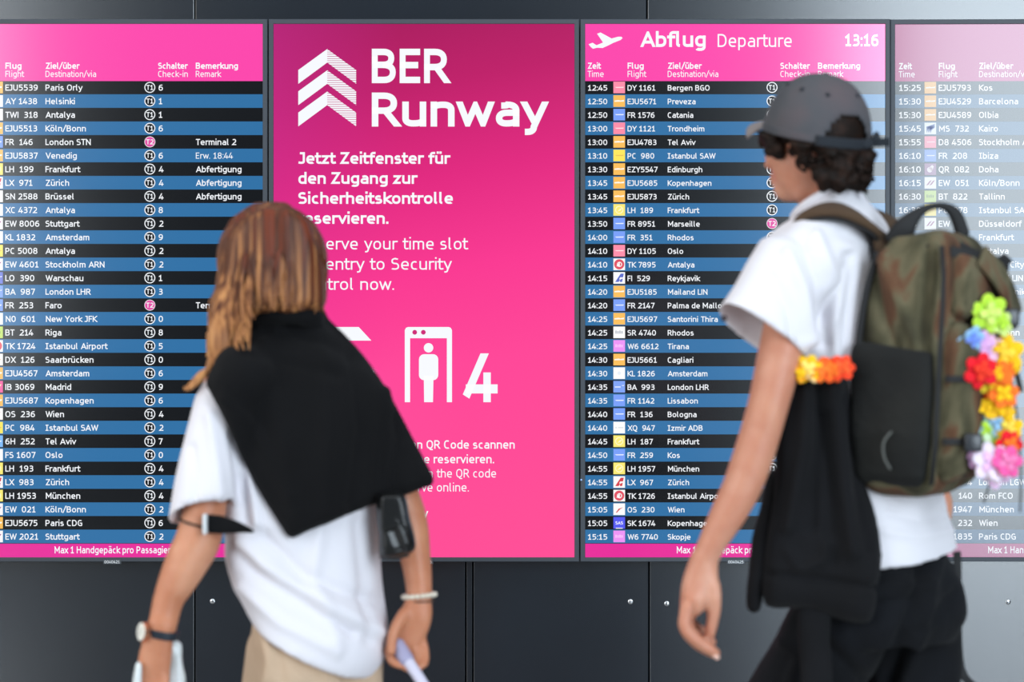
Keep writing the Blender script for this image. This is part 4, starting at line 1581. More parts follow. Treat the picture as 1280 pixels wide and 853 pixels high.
pack = empty('rucksack', pkpt(616, 0, 0), 'olive and brown camouflage rucksack on the back of the person in the cap', 'rucksack')
rings = []
for py, px, hd, hw in spline(PK, 36):
    rings.append(ellipse_ring(P(px, py, DPK), BKV * hd, RM * hw, 48, 4.0))
pk = [loft(rings)]
pvf = fuse(pk, .006, 4)
pvf = folds(pvf, [([(1085, 320), (1105, 400), (1120, 440)], 8, -.008), ([(1098, 310), (1125, 380), (1150, 440)], 7, .006), ([(1110, 300), (1150, 300)], 6, .005), ([(1072, 430), (1110, 445), (1160, 452)], 5, -.006), ([(1160, 300), (1152, 420), (1150, 600)], 4, -.007),
                  ([(1180, 330), (1200, 380), (1215, 430)], 8, .006)])
pvf = ripple(pvf, .010, 11, (1, 1, .7), 2.2)
obj('main_compartment', pvf, m_pack, pack)
# outer pocket on the face away from his back
rings = []
for py, ex, hw in ((596, .012, .085), (585, .030, .098), (540, .036, .104), (470, .036, .104), (420, .034, .10), (408, .020, .096), (402, .006, .088)):
    px, hd, w_ = pkrow(py)
    rings.append(ellipse_ring(P(px, py, DPK) + BKV * (hd + ex * .2), BKV * ex, RM * hw, 36, 4))
obj('lower_pocket', ripple(fuse([loft(rings)], .006, 3), .008, 12, (1, 1, 1), 5.5), m_pack, pack)
rings = []
for py, ex, hw in ((398, .010, .082), (390, .026, .094), (350, .030, .092), (325, .024, .082), (314, .010, .07)):
    px, hd, w_ = pkrow(py)
    rings.append(ellipse_ring(P(px, py, DPK) + BKV * (hd + ex * .2), BKV * ex, RM * hw, 36, 4))
obj('upper_pocket', ripple(fuse([loft(rings)], .006, 3), .008, 12, (1, 1, 1), 8.5), m_pack, pack)
# stretch pocket on his left side
rings = []
for py, ex, hd_ in ((604, .008, .055), (592, .020, .068), (540, .026, .076), (480, .024, .078), (452, .020, .077), (440, .014, .074)):
    px, hd, w_ = pkrow(py)
    c = P(px, py, DPK) - RM * (w_ - .004)
    rings.append(ellipse_ring(c + BKV * (-.006) + UP * 0, BKV * hd_, -RM * ex, 36, 3.4))
# its mouth slopes: lower towards the back panel
rings = [[p + UP * (-.020 * ((np.dot(p - rings[-1][0], BKV)) / .15) if k >= 4 else 0) for p in r] for k, r in enumerate(rings)]
obj('side_pocket', ripple(fuse([loft(rings)], .006, 4), .006, 14, (1, 1, 1), 4.5), m_pack_dk, pack, 'black mesh side pocket')
obj('pocket_loop', tube([pkpt(536, .15, -1.26), pkpt(548, .02, -1.30), pkpt(566, .02, -1.30), pkpt(580, .12, -1.26)], [.0022] * 4, n=8, steps=14), mat('loop_grey', (86, 88, 84), rough=.6), pack)
# webbing
for pts in ([pkpt(y, .94, -1.02) for y in (312, 350, 400, 450, 500, 550, 600)], [pkpt(y, 1.32, -.55) for y in (415, 450, 500, 550, 590)], [pkpt(y, 1.34, .35) for y in (412, 460, 520, 590)]):
    obj('webbing_strap', strip(pts, .009, .004, BKV - RM * .7), m_web, pack)
for y in (545, 470):
    pts = [pkpt(y + 2, 1.06, -.98), pkpt(y + 2, 1.22, -.85), pkpt(y + 3, 1.45, -.6), pkpt(y + 3, 1.50, .2), pkpt(y, 1.40, .8)]
    obj('compression_strap', strip(pts, .012, .004, [-RM * .7 + BKV, BKV - RM * .5, BKV - RM * .2, BKV, BKV + RM * .3]), m_web, pack)
for p_ in (P(1225, 410, 3.425), P(1262, 397, 3.47), P(1212, 517, 3.45), pkpt(548, 1.52, -.7)):
    obj('buckle', bevel_box(p_[0] - .016, p_[0] + .016, p_[1] - .012, p_[1] + .004, p_[2] - .016, p_[2] + .016, .005, 2), m_plastic, pack)
# flap seam and grab handle
hl = [P(1122, 303, 3.52), P(1132, 284, 3.515), P(1146, 268, 3.52), P(1162, 259, 3.525), P(1180, 258, 3.53), P(1194, 268, 3.535), P(1203, 292, 3.54)]
obj('grab_handle', tube(hl, [(.026, .010), (.020, .010), (.011, .009), (.0065, .008), (.007, .008), (.012, .009), (.013, .010)], n=14, steps=26, e=3), m_web, pack)
obj('zip_pull', tube([P(1158, 300, 3.47), P(1161, 312, 3.462), P(1160, 322, 3.458)], [.005, .006, .004], n=10, steps=8), mat('cord_orange', (164, 84, 44), rough=.7), pack)
obj('lid_strap', strip([pkpt(312, .3, -.9), pkpt(300, .8, -.5), pkpt(318, 1.25, -.1), pkpt(330, 1.5, .3), pkpt(322, 1.42, .9)], .022, .006, [UP, UP + BKV, UP + BKV, UP + BKV, UP + BKV]), m_web, pack)
obj('lid_band', strip(spline([pkpt(318, .95, -.75), pkpt(322, 1.30, -.45), pkpt(328, 1.52, 0), pkpt(330, 1.50, .55), pkpt(332, 1.30, .98)], 20), .020, .005, BKV), m_web, pack)
obj('lid_flap', strip(spline([pkpt(322, 1.50, -.35), pkpt(345, 1.62, -.05), pkpt(370, 1.64, .30), pkpt(396, 1.60, .62)], 20), .050, .010, BKV), m_pack, pack)
obj('back_panel_edge', tube(spline([pkpt(y, -.86, -.96) for y in (320, 360, 400, 430, 470)], 18), [.006] * 18, n=10), m_web, pack)
# shoulder straps
hs = [pkpt(318, -.95, -.42), P(1098, 294, 3.545), P(1078, 275, 3.52), P(1052, 263, 3.505), P(1028, 262, 3.505), P(1008, 268, 3.52), P(994, 284, 3.55), P(984, 312, 3.60), P(968, 360, 3.66)]
hs_ups = [UP + np.array([.3, -.4, 0])] * 2 + [UP + np.array([.2, -.45, 0])] * 2 + [UP + np.array([0, -.35, 0]), UP + np.array([-.3, -.2, 0]), np.array([-1, 0, .6]), np.array([-1, .2, .2]), np.array([-1, .3, 0])]


def resamp(pts, ups, n):
    A = spline(np.concatenate([np.array(pts), np.array(ups)], 1), n)
    return list(A[:, :3]), list(A[:, 3:])


a, b = resamp(hs, hs_ups, 30)
obj('shoulder_strap', strip(a, .052, .016, b), m_strap, pack, 'padded brown strap over the near shoulder')
obj('strap_edging', strip([p - q / np.linalg.norm(q) * .011 for p, q in zip(a, b)], .056, .007, b), m_web, pack)
hs2 = [pkpt(316, -.95, .5), P(1118, 284, 3.69), P(1096, 268, 3.72), P(1070, 262, 3.76), P(1046, 274, 3.80), P(1020, 320, 3.83)]
a, b = resamp(hs2, [UP + np.array([.3, -.3, 0])] * 3 + [UP, UP + np.array([-.5, .3, 0]), np.array([-1, .5, .1])], 22)
obj('shoulder_strap', strip(a, .05, .014, b), m_strap, pack)
# loose strap ends
for pts, w_ in (([P(1250, 425, 3.52), P(1262, 445, 3.52), P(1271, 468, 3.52), P(1276, 490, 3.52)], .010), ([P(1262, 392, 3.53), P(1263, 402, 3.53), P(1265, 412, 3.53)], .022)):
    obj('strap_end', strip(spline(pts, 12), w_, .004, np.array([.3, -1, 0])), m_web, pack)
for pts in ([P(1258, 440, 3.51), P(1270, 510, 3.515), P(1276, 580, 3.52), P(1275, 640, 3.52)], [P(1235, 560, 3.50), P(1237, 600, 3.505), P(1230, 628, 3.51)]):
    obj('draw_cord', tube(pts, [.0018] * len(pts), n=8, steps=20), m_plastic, pack)
obj('hip_strap_end', strip(spline([P(1196, 690, 3.72), P(1197, 712, 3.72), P(1200, 830, 3.70), P(1222, 862, 3.68)], 18), .016, .004, np.array([.2, -1, 0])), m_web, pack)

# ------------------------------------------------------------------ flower garlands
def petal_mat(c):
    m = mat('petal_%d_%d_%d' % c, c, rough=.8, spec=.2)
    pbsdf(m).inputs['Subsurface Weight'].default_value = .15
    pbsdf(m).inputs['Subsurface Scale'].default_value = .01
    return m


def flower(parent, p, r, col, mid, look, seed):
    rr = random.Random(seed)
    z = np.array(look, float)
    z /= np.linalg.norm(z)
    x = np.cross(z, [0.1, .2, 1.0])
    x /= np.linalg.norm(x)
    y = np.cross(z, x)
    parts, mi = [], []
    for lay, (n, k, lift) in enumerate(((6, 1.0, 0.0), (4, .60, .007))):
        t0 = rr.uniform(0, 6)
        for i in range(n):
            t = t0 + 2 * math.pi * i / n
            dr = x * math.cos(t) + y * math.sin(t) + z * rr.uniform(-.25, .35)
            dr /= np.linalg.norm(dr)
            sd = np.cross(z, dr)
            sd /= np.linalg.norm(sd)
            c = np.array(p) + dr * r * k * .58 + z * lift
            rot = np.stack([dr, sd, np.cross(dr, sd)], 1)
            e = ellipsoid(c, (r * k * .50, r * k * .40, r * .09), rot, 12, 7)
            parts.append(e)
            mi += [1 if lay else 0] * len(e[1])
    e = ellipsoid(np.array(p) + z * .009, (r * .2, r * .2, r * .2), None, 10, 7)
    parts.append(e)
    mi += [1] * len(e[1])
    return obj('flower', joinvf(parts), [petal_mat(col), petal_mat(mid)], parent, mi=mi)


YEL, ORG, RED, PNK, LIL, BLU, LIM, WHT = (252, 198, 30), (250, 120, 40), (232, 30, 44), (240, 92, 160), (226, 176, 222), (150, 196, 232), (186, 226, 70), (240, 222, 236)
lei = empty('flower_garland', P(1240, 600, 3.48), 'garland of many-coloured artificial flowers hanging off the rucksack edge', 'garland')
FL = [((1236, 392), 24, LIM, (214, 238, 120)), ((1250, 404), 18, (206, 226, 130), LIM), ((1214, 424), 17, BLU, (120, 150, 232)), ((1226, 432), 18, LIL, LIL), ((1254, 442), 25, YEL, (255, 214, 70)),
      ((1238, 436), 18, (238, 190, 214), YEL), ((1226, 464), 22, RED, (240, 60, 40)), ((1241, 470), 24, ORG, YEL), ((1258, 462), 19, YEL, ORG), ((1238, 482), 24, (244, 70, 36), (252, 220, 60)), ((1254, 492), 19, ORG, YEL),
      ((1236, 505), 18, YEL, YEL), ((1250, 510), 19, (246, 190, 40), YEL), ((1247, 527), 22, (176, 212, 228), BLU), ((1234, 538), 20, (170, 208, 222), LIM), ((1262, 536), 17, YEL, (250, 220, 90)),
      ((1228, 556), 20, LIM, (200, 236, 130)), ((1246, 552), 20, (206, 232, 190), LIM), ((1262, 556), 18, RED, ORG), ((1238, 578), 24, WHT, (236, 190, 226)), ((1258, 578), 20, PNK, (238, 130, 180)), ((1222, 572), 16, LIL, WHT), ((1244, 592), 19, (236, 200, 230), WHT)]
obj('garland_thread', tube([P(1232, 386, 3.44), P(1238, 430, 3.44), P(1240, 480, 3.44), P(1244, 530, 3.44), P(1241, 595, 3.44)], [.003] * 5, n=8, steps=24), petal_mat((206, 226, 130)), lei)
for i, ((a, b), r, c, m_) in enumerate(FL):
    rr = random.Random(i)
    flower(lei, P(a, b, 3.43 - rr.uniform(0, .02) - (.03 if c in (RED, PNK, WHT) else .02 if c in (BLU, LIL) else .012 if c == ORG else 0)), r / 690, c, m_, (rr.uniform(-.5, .5), -1, rr.uniform(-.4, .5)), i)

lei2 = empty('flower_garland', P(1030, 470, 3.42), 'short orange and yellow flower garland bunched on top of the hanging black sweatshirt', 'garland')
obj('garland_thread', tube([P(1004, 462, 3.425), P(1030, 461, 3.42), P(1056, 460, 3.425)], [.003] * 3, n=8, steps=12), petal_mat((206, 226, 130)), lei2)
for i, ((a, b), r, c, m_) in enumerate([((1010, 461), 17, YEL, (255, 226, 120)), ((1002, 467), 12, (250, 170, 40), YEL), ((1026, 463), 16, ORG, (252, 130, 50)), ((1040, 462), 17, (250, 92, 36), ORG), ((1053, 460), 16, (250, 74, 40), (252, 100, 50)), ((1018, 468), 12, (240, 200, 140), YEL)]):
    rr = random.Random(90 + i)
    flower(lei2, P(a, b, 3.40), r / 690, c, m_, (rr.uniform(-.4, .4), -1, rr.uniform(0, .6)), 90 + i)

# ------------------------------------------------------------------ sweatshirt hanging at his side
m_swt = cloth('jersey_black', [(14, 14, 16), (20, 20, 23)], rough=.92, bump=.2, scale=24)
swt = empty('sweatshirt', P(1020, 775, 3.44), 'black sweatshirt hanging down from the rucksack beside the near hip of its wearer', 'sweatshirt')
SO = [(984, 478), (1008, 469), (1034, 470), (1056, 467), (1062, 490), (1067, 540), (1077, 590), (1092, 630), (1101, 665), (1104, 700), (1097, 738), (1092, 768), (1084, 778), (1060, 776), (1030, 770), (1000, 763), (966, 761), (955, 752), (953, 715), (957, 670), (966, 610), (968, 560), (974, 520)]
s1 = puff(SO, 3.47, .040, .02, step=7, edge=26, n=150)
svf = fuse([s1], .0055, 5)
svf = folds(svf, [([(1010, 480), (1003, 560), (985, 660)], 8, .012), ([(1020, 480), (1022, 560), (1015, 660)], 8, -.010), ([(1040, 480), (1050, 570), (1065, 690)], 9, .012), ([(1030, 520), (1036, 600), (1040, 700)], 8, -.008),
                  ([(1052, 500), (1072, 600), (1088, 690)], 7, -.006), ([(985, 690), (1000, 712), (1030, 700), (1035, 680)], 7, .008), ([(960, 718), (1000, 722), (1050, 728), (1098, 735)], 4, -.008)])
obj('torso_fabric', ripple(svf, .006, 12, (1, 1, .5), 9.1), m_swt, swt)
obj('hanging_sleeve', ripple(fuse([tube([P(972, 600, 3.50), P(957, 670, 3.50), P(946, 720, 3.50), P(942, 758, 3.50)], [(.020, .03), (.022, .03), (.018, .03), (.014, .024)], steps=20)], .005, 3), .005, 14, (1, 1, 1), 2.0), m_swt, swt)
obj('hanging_sleeve', ripple(fuse([tube([P(1018, 740, 3.475), P(1018, 790, 3.47), P(1020, 850, 3.46), P(1022, 905, 3.46)], [(.034, .014), (.030, .02), (.028, .018), (.024, .018)], steps=20)], .005, 3), .005, 14, (1, 1, 1), 6.0), m_swt, swt)
logo = joinvf([tube([P(x, y, 3.436) for x, y in ((992, 494), (995, 502), (1002, 497), (1010, 489))], [(.002, .001), (.004, .001), (.0035, .001), (.001, .001)], n=8, steps=12),
               tube([P(x, y, 3.436) for x, y in ((1000, 479), (1005, 474), (1011, 473))], [.002, .002, .0015], n=8, steps=8)])
obj('white_print', logo, mat('print_white', (226, 226, 228), rough=.7), swt)

# ------------------------------------------------------------------ the person with long hair and the draped sweater
DW = 3.69
AW = math.radians(22)
RW = np.array([math.cos(AW), math.sin(AW), 0])
FWD = np.array([-math.sin(AW), math.cos(AW), 0])
sk_wo = skin('skin_tanned', [(200, 136, 102), (188, 122, 90), (208, 148, 116)])
wo = empty('person', (P(390, 800, DW)[0], P(390, 800, DW)[1], 0), 'person with long auburn hair and a black sweater draped over a white top', 'person')

CWH = P(340, 336, DW)
RWH = rotz(math.radians(28))
TW = [(412, 352, .075, .060), (440, 362, .120, .068), (470, 370, .150, .080), (520, 376, .140, .085), (600, 380, .122, .084), (680, 384, .106, .075), (740, 390, .098, .070), (800, 394, .112, .085), (840, 396, .112, .085)]
pcs = [loft([ellipse_ring(P(a[1], a[0], DW), RW * a[2], FWD * a[3], 28, 2.2) for a in TW])]
pcs += head_pieces(CWH, RWH, .94, .9)
pcs.append(tube([P(343, 372, DW), P(349, 400, DW), P(356, 432, DW)], [.047, .049, .06], n=20, steps=8))
# near (left) arm
pcs.append(tube([P(352, 425, DW), P(306, 462, DW - .05), P(288, 492, DW - .065)], [.042, .042, .042], steps=10))
pcs.append(tube([P(283, 485, 3.62), P(270, 560, 3.60), P(258, 625, 3.585), P(249, 671, 3.575), P(234, 702, 3.565), P(220, 730, 3.555), P(210, 752, 3.55), P(203, 784, 3.54)],
               [.045, .041, .039, .0425, .0405, .0345, .0285, (.0265, .022)], n=22, steps=36))
DL = 3.535
palm = ([P(203, 780, DL), P(198, 800, DL), P(194, 822, DL), P(191, 846, DL)], [(.0265, .022), (.0275, .020), (.031, .017), (.030, .015)])
fing = []
for i, x in enumerate((181, 190, 199, 207)):
    ln = (1.0, 1.08, 1.0, .82)[i]
    fing.append(([P(x, 846, DL - .004), P(x - 1, 846 + 26 * ln, DL - .012), P(x + 2, 846 + 44 * ln, DL + .002), P(x + 5, 846 + 52 * ln, DL + .022)], (.0098, .0102, .0098, .0085)[i]))
thumb = ([P(190, 806, DL + .012), P(184, 826, DL + .022), P(181, 846, DL + .026), P(181, 866, DL + .026)], .0100)
pcs += hand(None, palm, fing, thumb)
# far (right) arm
pcs.append(tube([P(352, 425, DW), P(415, 455, DW + .03), P(445, 486, DW + .05)], [.042, .042, .042], steps=10))
pcs.append(tube([P(445, 486, 3.74), P(478, 560, 3.74), P(502, 620, 3.735), P(513, 655, 3.73), P(519, 695, 3.72), P(523, 725, 3.71), P(524, 750, 3.70)],
               [.042, .038, .035, .034, .030, .0265, (.0245, .020)], n=22, steps=34))
DR = 3.69
palm = ([P(524, 748, 3.70), P(521, 766, DR), P(515, 784, DR), P(509, 800, DR)], [(.0245, .020), (.031, .018), (.033, .017), (.028, .018)])
fing = [
    ([P(494, 796, DR - .004), P(486, 812, DR - .016), P(489, 826, DR - .030), P(499, 832, DR - .036)], .0098),
    ([P(505, 802, DR), P(503, 820, DR - .018), P(507, 834, DR - .034), P(514, 836, DR - .044)], .0100),
    ([P(517, 802, DR), P(520, 820, DR - .012), P(522, 833, DR - .026), P(519, 841, DR - .042)], .0095),
    ([P(528, 798, DR + .002), P(532, 814, DR - .006), P(533, 826, DR - .018), P(529, 833, DR - .034)], .0082)]
thumb = ([P(505, 768, DR - .012), P(495, 784, DR - .026), P(490, 800, DR - .034), P(489, 815, DR - .044)], .0102)
pcs += hand(None, palm, fing, thumb)
HW_ = P(394, 812, DW)


def leg_w(side, kf, af, kz=.43, az=.08):
    h = HW_ + RW * side * .066 - UP * .01
    return h, np.array([*(HW_ + RW * side * .068 + FWD * kf)[:2], kz]), np.array([*(HW_ + RW * side * .065 + FWD * af)[:2], az])


legs_w = [leg_w(-1, .14, .16), leg_w(1, -.02, -.22, .44, .09)]
for h, k, a in legs_w:
    pcs.append(tube([h, (h + k) / 2, k, (k + a) / 2 - FWD * .012, a], [.066, .06, .048, .045, .033], n=22, steps=24))
    pcs.append(tube([a - UP * .02, a + FWD * .05 - UP * .04, a + FWD * .13 - UP * .055], [(.031, .031), (.033, .024), (.029, .013)], n=16, steps=8))
body_w = obj('body', fuse(pcs, .0046, 5), sk_wo, wo)

# ---- hair
hr_w = mat('hair_auburn_golden', (150, 100, 60), rough=.45, spec=.25)
tc = nd(hr_w, 'ShaderNodeTexCoord')
mp = nd(hr_w, 'ShaderNodeMapping')
mp.inputs['Scale'].default_value = (1, 1, .045)
lk(hr_w, tc.outputs['Object'], mp.inputs[0])
n1 = nd(hr_w, 'ShaderNodeTexNoise', Scale=85.0, Detail=5.0)
n1x = nd(hr_w, 'ShaderNodeMath', operation='MULTIPLY_ADD')
n1x.inputs[1].default_value = 1.6
n1x.inputs[2].default_value = -.30
lk(hr_w, n1.outputs[0], n1x.inputs[0])
lk(hr_w, mp.outputs[0], n1.inputs['Vector'])
sp = nd(hr_w, 'ShaderNodeSeparateXYZ')
lk(hr_w, tc.outputs['Generated'], sp.inputs[0])
ma = nd(hr_w, 'ShaderNodeMath', operation='MULTIPLY_ADD')
lk(hr_w, sp.outputs['Z'], ma.inputs[0])
ma.inputs[1].default_value = -.52            # roots at the crown darker and redder, lengths golden
lk(hr_w, n1x.outputs[0], ma.inputs[2])
mb = nd(hr_w, 'ShaderNodeMath', operation='MULTIPLY_ADD')
lk(hr_w, sp.outputs['X'], mb.inputs[0])
mb.inputs[1].default_value = -.10
lk(hr_w, ma.outputs[0], mb.inputs[2])
rp = nd(hr_w, 'ShaderNodeValToRGB')
el = rp.color_ramp.elements
for i, (p_, c_) in enumerate(((.06, (112, 50, 28)), (.24, (72, 38, 24)), (.40, (112, 68, 42)), (.58, (160, 106, 64)), (.86, (204, 146, 90)))):
    e = el[0] if i == 0 else (el[-1] if i == 4 else el.new(p_))
    e.position = p_
    e.color = (*lin(c_), 1)
mc = nd(hr_w, 'ShaderNodeMath', operation='ADD')
lk(hr_w, mb.outputs[0], mc.inputs[0])
mc.inputs[1].default_value = .27
lk(hr_w, mc.outputs[0], rp.inputs[0])
lk(hr_w, rp.outputs[0], pbsdf(hr_w).inputs['Base Color'])
nb_ = nd(hr_w, 'ShaderNodeTexNoise', Scale=170.0, Detail=4.0)
lk(hr_w, mp.outputs[0], nb_.inputs['Vector'])
bb = nd(hr_w, 'ShaderNodeBump', Strength=.6, Distance=.004)
lk(hr_w, nb_.outputs[0], bb.inputs['Height'])
lk(hr_w, bb.outputs[0], pbsdf(hr_w).inputs['Normal'])

HO = [(338, 253), (360, 255), (380, 267), (394, 288), (402, 312), (407, 338), (409, 362), (405, 384), (392, 390), (360, 392), (330, 392), (312, 400), (302, 420), (290, 440), (278, 458), (262, 462), (256, 440), (256, 420), (262, 400), (268, 372), (271, 342), (278, 310), (290, 284), (312, 262)]


def hair_d(x, y):
    k = 1 - min(1, ((x - 339) / 78) ** 2)
    return 3.685 - .085 * math.sqrt(max(0, k))


hp = [ellipsoid(P(339, 325, DW), (.104, .112, .112), RWH, 28, 18)]
hp.append(puff(HO, DW, .03, .02, step=6, edge=18, dfun=hair_d, n=150))
hp.append(tube([P(300, 330, DW - .02), P(286, 380, DW - .075), P(280, 420, DW - .115), P(277, 458, DW - .12)], [(.035, .05), (.032, .04), (.028, .026), (.016, .014)], steps=16))
hvf = fuse(hp, .0052, 4)
hvf = ripple(hvf, .0045, 46, (1, 1, .10), 2.7)
locks = []
rng = random.Random(11)
for i in range(120):
    u = (i + rng.uniform(0, .9)) / 120
    xb = 262 + 146 * u
    left = u < .34
    yb = rng.uniform(372, 396) if not left else rng.uniform(410, 462) - 60 * max(0, u - .2)
    xs = 339 + (xb - 339) * .45
    pts = []
    y0_ = rng.uniform(0, 60)
    for t in np.linspace(0, 1, 9):
        y = 255 + 10 * abs(u - .5) + y0_ + (yb - 262 - y0_) * t
        x = xs + (xb - xs) * min(1, t * 1.5) ** .55 + (rng.uniform(-2.0, 2.0) if t > .2 else 0)
        if left and t > .7:
            x += (t - .7) * rng.uniform(-10, 26)
        k = max(0.0, 1 - ((x - 339) / 71) ** 2 - (max(0, 325 - y) / 76) ** 2)
        dd = DW - .114 * math.sqrt(k) + .003 - .013 * min(1, t * 1.3) - (.055 * t * t if left else 0)
        pts.append(P(x, y, dd))
    r = rng.uniform(.003, .0052)
    locks.append(tube(pts, [(.0012, .001), (r * .7, r * .6)] + [(r, r * .8)] * 5 + [(r * .8, r * .6), (.001, .001)], n=8, steps=22))
wl = []
for k in range(9):                         # the windblown end over her shoulder
    y0 = 462 + k * 2.2
    wl.append(tube([P(272 - k, 440 + k, DW - .12), P(264 - k, 460 + k, DW - .12), P(249 - k * 1.5, y0 + 6, DW - .115), P(234 - (k % 3) * 2, 484 + (k % 4) * 1.5, DW - .10)], [.006, .0055, .004, .001], n=8, steps=14))
hair_w = obj('hair', joinvf([hvf] + locks + wl), hr_w, wo, 'long straight auburn hair with golden lengths')
face_details(body_w, CWH, RWH, .94, ('hazel', (96, 78, 48)), hr_w)

# ---- top
m_top = cloth('cotton_white_soft', [(226, 223, 229)], bump=.10, scale=16)
TT = [((334, 414), (380, 414), .042, 0), ((285, 446), (450, 446), .085, 0), ((270, 496), (482, 494), .100, 0), ((275, 570), (480, 566), .108, 0), ((281, 640), (474, 636), .112, 2), ((283, 690), (476, 690), .116, 4), ((291, 728), (480, 736), .122, 8), ((301, 750), (484, 776), .127, 12), ((307, 761), (483, 812), .130, 14), ((313, 770), (471, 838), .130, 12)]
rings = []
rows = spline([[a[0], a[1], b[0], b[1], c, t] for a, b, c, t in TT], 34)


def top_ring(r, shrink=1.0, lift=0.0):
    l, q = P(r[0], r[1] - lift, DW - .03), P(r[2], r[3] - lift, DW + .03)
    c = (l + q) / 2
    return ellipse_ring(c, (q - l) / 2 * shrink, np.array([0, -r[4] * shrink, -r[5] / 650.0]), 40, 2.2)


for r in rows:
    rings.append(top_ring(r))
rings.append(top_ring(rows[-1], .90))
rings.append(top_ring(rows[-1], .88, 22))
tp = [loft(rings)]
rings = []
SL = [((300, 470), 3.63, .060, .058), ((282, 495), 3.615, .058, .058), ((270, 550), 3.60, .060, .060), ((262, 600), 3.59, .067, .062), ((254, 641), 3.582, .068, .063)]


def sl_ring(c, d, a, b, k):
    an = math.radians(2 - 4.5 * k)
    return ellipse_ring(P(c[0], c[1], d), np.array([math.cos(an), 0, math.sin(an) * -1]) * a, np.array([0, -b, .006 * k]), 34, 2.2)


for k, (c, d, a, b) in enumerate(SL):
    rings.append(sl_ring(c, d, a, b, k))
rings.append(sl_ring((254, 641), 3.582, .057, .052, 4))
rings.append(sl_ring((256, 624), 3.584, .053, .049, 4))
rings.append(sl_ring((260, 605), 3.586, .050, .048, 4))
tp.append(loft(rings))
tvf = fuse(tp, .0052, 8)
tvf = folds(tvf, [([(292, 545), (300, 590), (306, 650)], 7, -.010), ([(310, 585), (318, 625), (322, 655)], 6, .007), ([(285, 676), (320, 715), (370, 745), (440, 790)], 9, -.008), ([(300, 680), (350, 725), (410, 760), (475, 790)], 10, .008),
                  ([(330, 672), (380, 720), (440, 745), (478, 752)], 9, -.007), ([(400, 665), (392, 720), (420, 800)], 10, .005), ([(450, 655), (455, 720), (460, 800)], 9, -.006), ([(300, 735), (350, 780), (420, 815)], 8, .005),
                  ([(240, 560), (246, 600), (244, 640)], 6, -.004), ([(262, 520), (270, 580), (276, 640)], 7, .006), ([(225, 632), (250, 634), (285, 640)], 3, -.002)])
tvf = ripple(tvf, .007, 9, (1, 1, .7), 5.1)
obj('top', tvf, m_top, wo, 'loose white short-sleeved top')

# ---- draped sweater
m_drape = cloth('knit_black', [(10, 10, 12), (15, 15, 17)], rough=.95, bump=.22, scale=22)
ARM_R = np.array([(415, 455), (445, 486), (478, 560), (506, 630)], float)
SLV = np.array([(300, 470), (282, 495), (270, 550), (262, 600), (254, 641)], float)


def tf(x, y):
    best = DW + .01
    r = np.array([np.interp(y, rows[:, 1], rows[:, i]) for i in (0, 2, 4)])
    cx, hw, dp = (r[0] + r[1]) / 2, (r[1] - r[0]) / 2, r[2]
    k = 1 - ((x - cx) / hw) ** 2
    if k > 0:
        best = min(best, DW - dp * math.sqrt(k) + (x - cx) / hw * .03)
    p = np.array([[x, y]])
    for line, d0, rad in ((ARM_R, 3.745, .060), (SLV, 3.60, .062)):
        q = seg_dist(p, line)[0] / 650
        if q < rad:
            best = min(best, d0 - math.sqrt(rad * rad - q * q))
    return best - .014


DO = [(300, 398), (318, 388), (352, 384), (385, 386), (404, 385), (410, 398), (420, 408), (438, 426), (458, 450), (476, 474), (490, 496), (503, 520), (515, 545), (526, 568), (535, 586), (542, 603), (528, 609), (500, 620), (470, 630), (440, 641), (412, 652), (385, 663), (364, 672), (352, 658), (338, 636), (324, 612), (312, 590), (300, 566), (288, 542), (275, 516), (263, 492), (258, 478), (266, 462), (276, 440), (288, 418)]
_gx = {}


def tfs(x, y):
    """cloth bridges hollows: average of the body underneath, never behind it"""
    s = [tf(x + a, y + b) for a, b in ((0, 0), (18, 0), (-18, 0), (0, 18), (0, -18), (12, 12), (-12, 12), (12, -12), (-12, -12))]
    return min(s[0], sum(s) / 9 + .006)


sh = [puff(DO, DW, .014, .012, step=7, edge=10, dfun=tfs, n=170, rim=.012)]
sh.append(tube([P(360, 408, DW), P(395, 428, DW), P(428, 462, DW + .02), P(458, 505, DW + .035), P(482, 555, DW + .04), P(492, 585, DW + .04)], [(.034, .06), (.042, .066), (.048, .068), (.048, .066), (.045, .06), (.035, .05)], steps=20))
sh.append(tube([P(345, 408, DW), P(312, 440, DW - .04), P(292, 470, DW - .06), P(286, 500, DW - .065)], [(.030, .055), (.032, .052), (.024, .045), (.012, .035)], steps=14))
sh.append(tube([P(308, 402, DW - .03), P(330, 396, DW - .075), P(360, 394, DW - .085), P(390, 396, DW - .06), P(402, 400, DW - .01)], [.014, .017, .018, .017, .013], steps=16))
svf = fuse(sh, .0058, 7)
svf = folds(svf, [([(492, 525), (497, 565), (490, 610)], 7, -.004), ([(480, 490), (488, 550), (478, 615)], 8, .008), ([(330, 430), (345, 520), (370, 640)], 12, .005), ([(310, 440), (420, 470)], 9, -.004), ([(440, 450), (452, 540), (440, 630)], 10, -.006),
                  ([(400, 420), (410, 520), (405, 640)], 12, .005), ([(280, 500), (320, 540), (360, 620)], 8, .005), ([(508, 560), (512, 580), (510, 606)], 6, .002)])
svf = ripple(svf, .007, 10, (1, 1, .6), 4.4)
obj('draped_sweater', svf, m_drape, wo, 'black sweater draped over the shoulders')

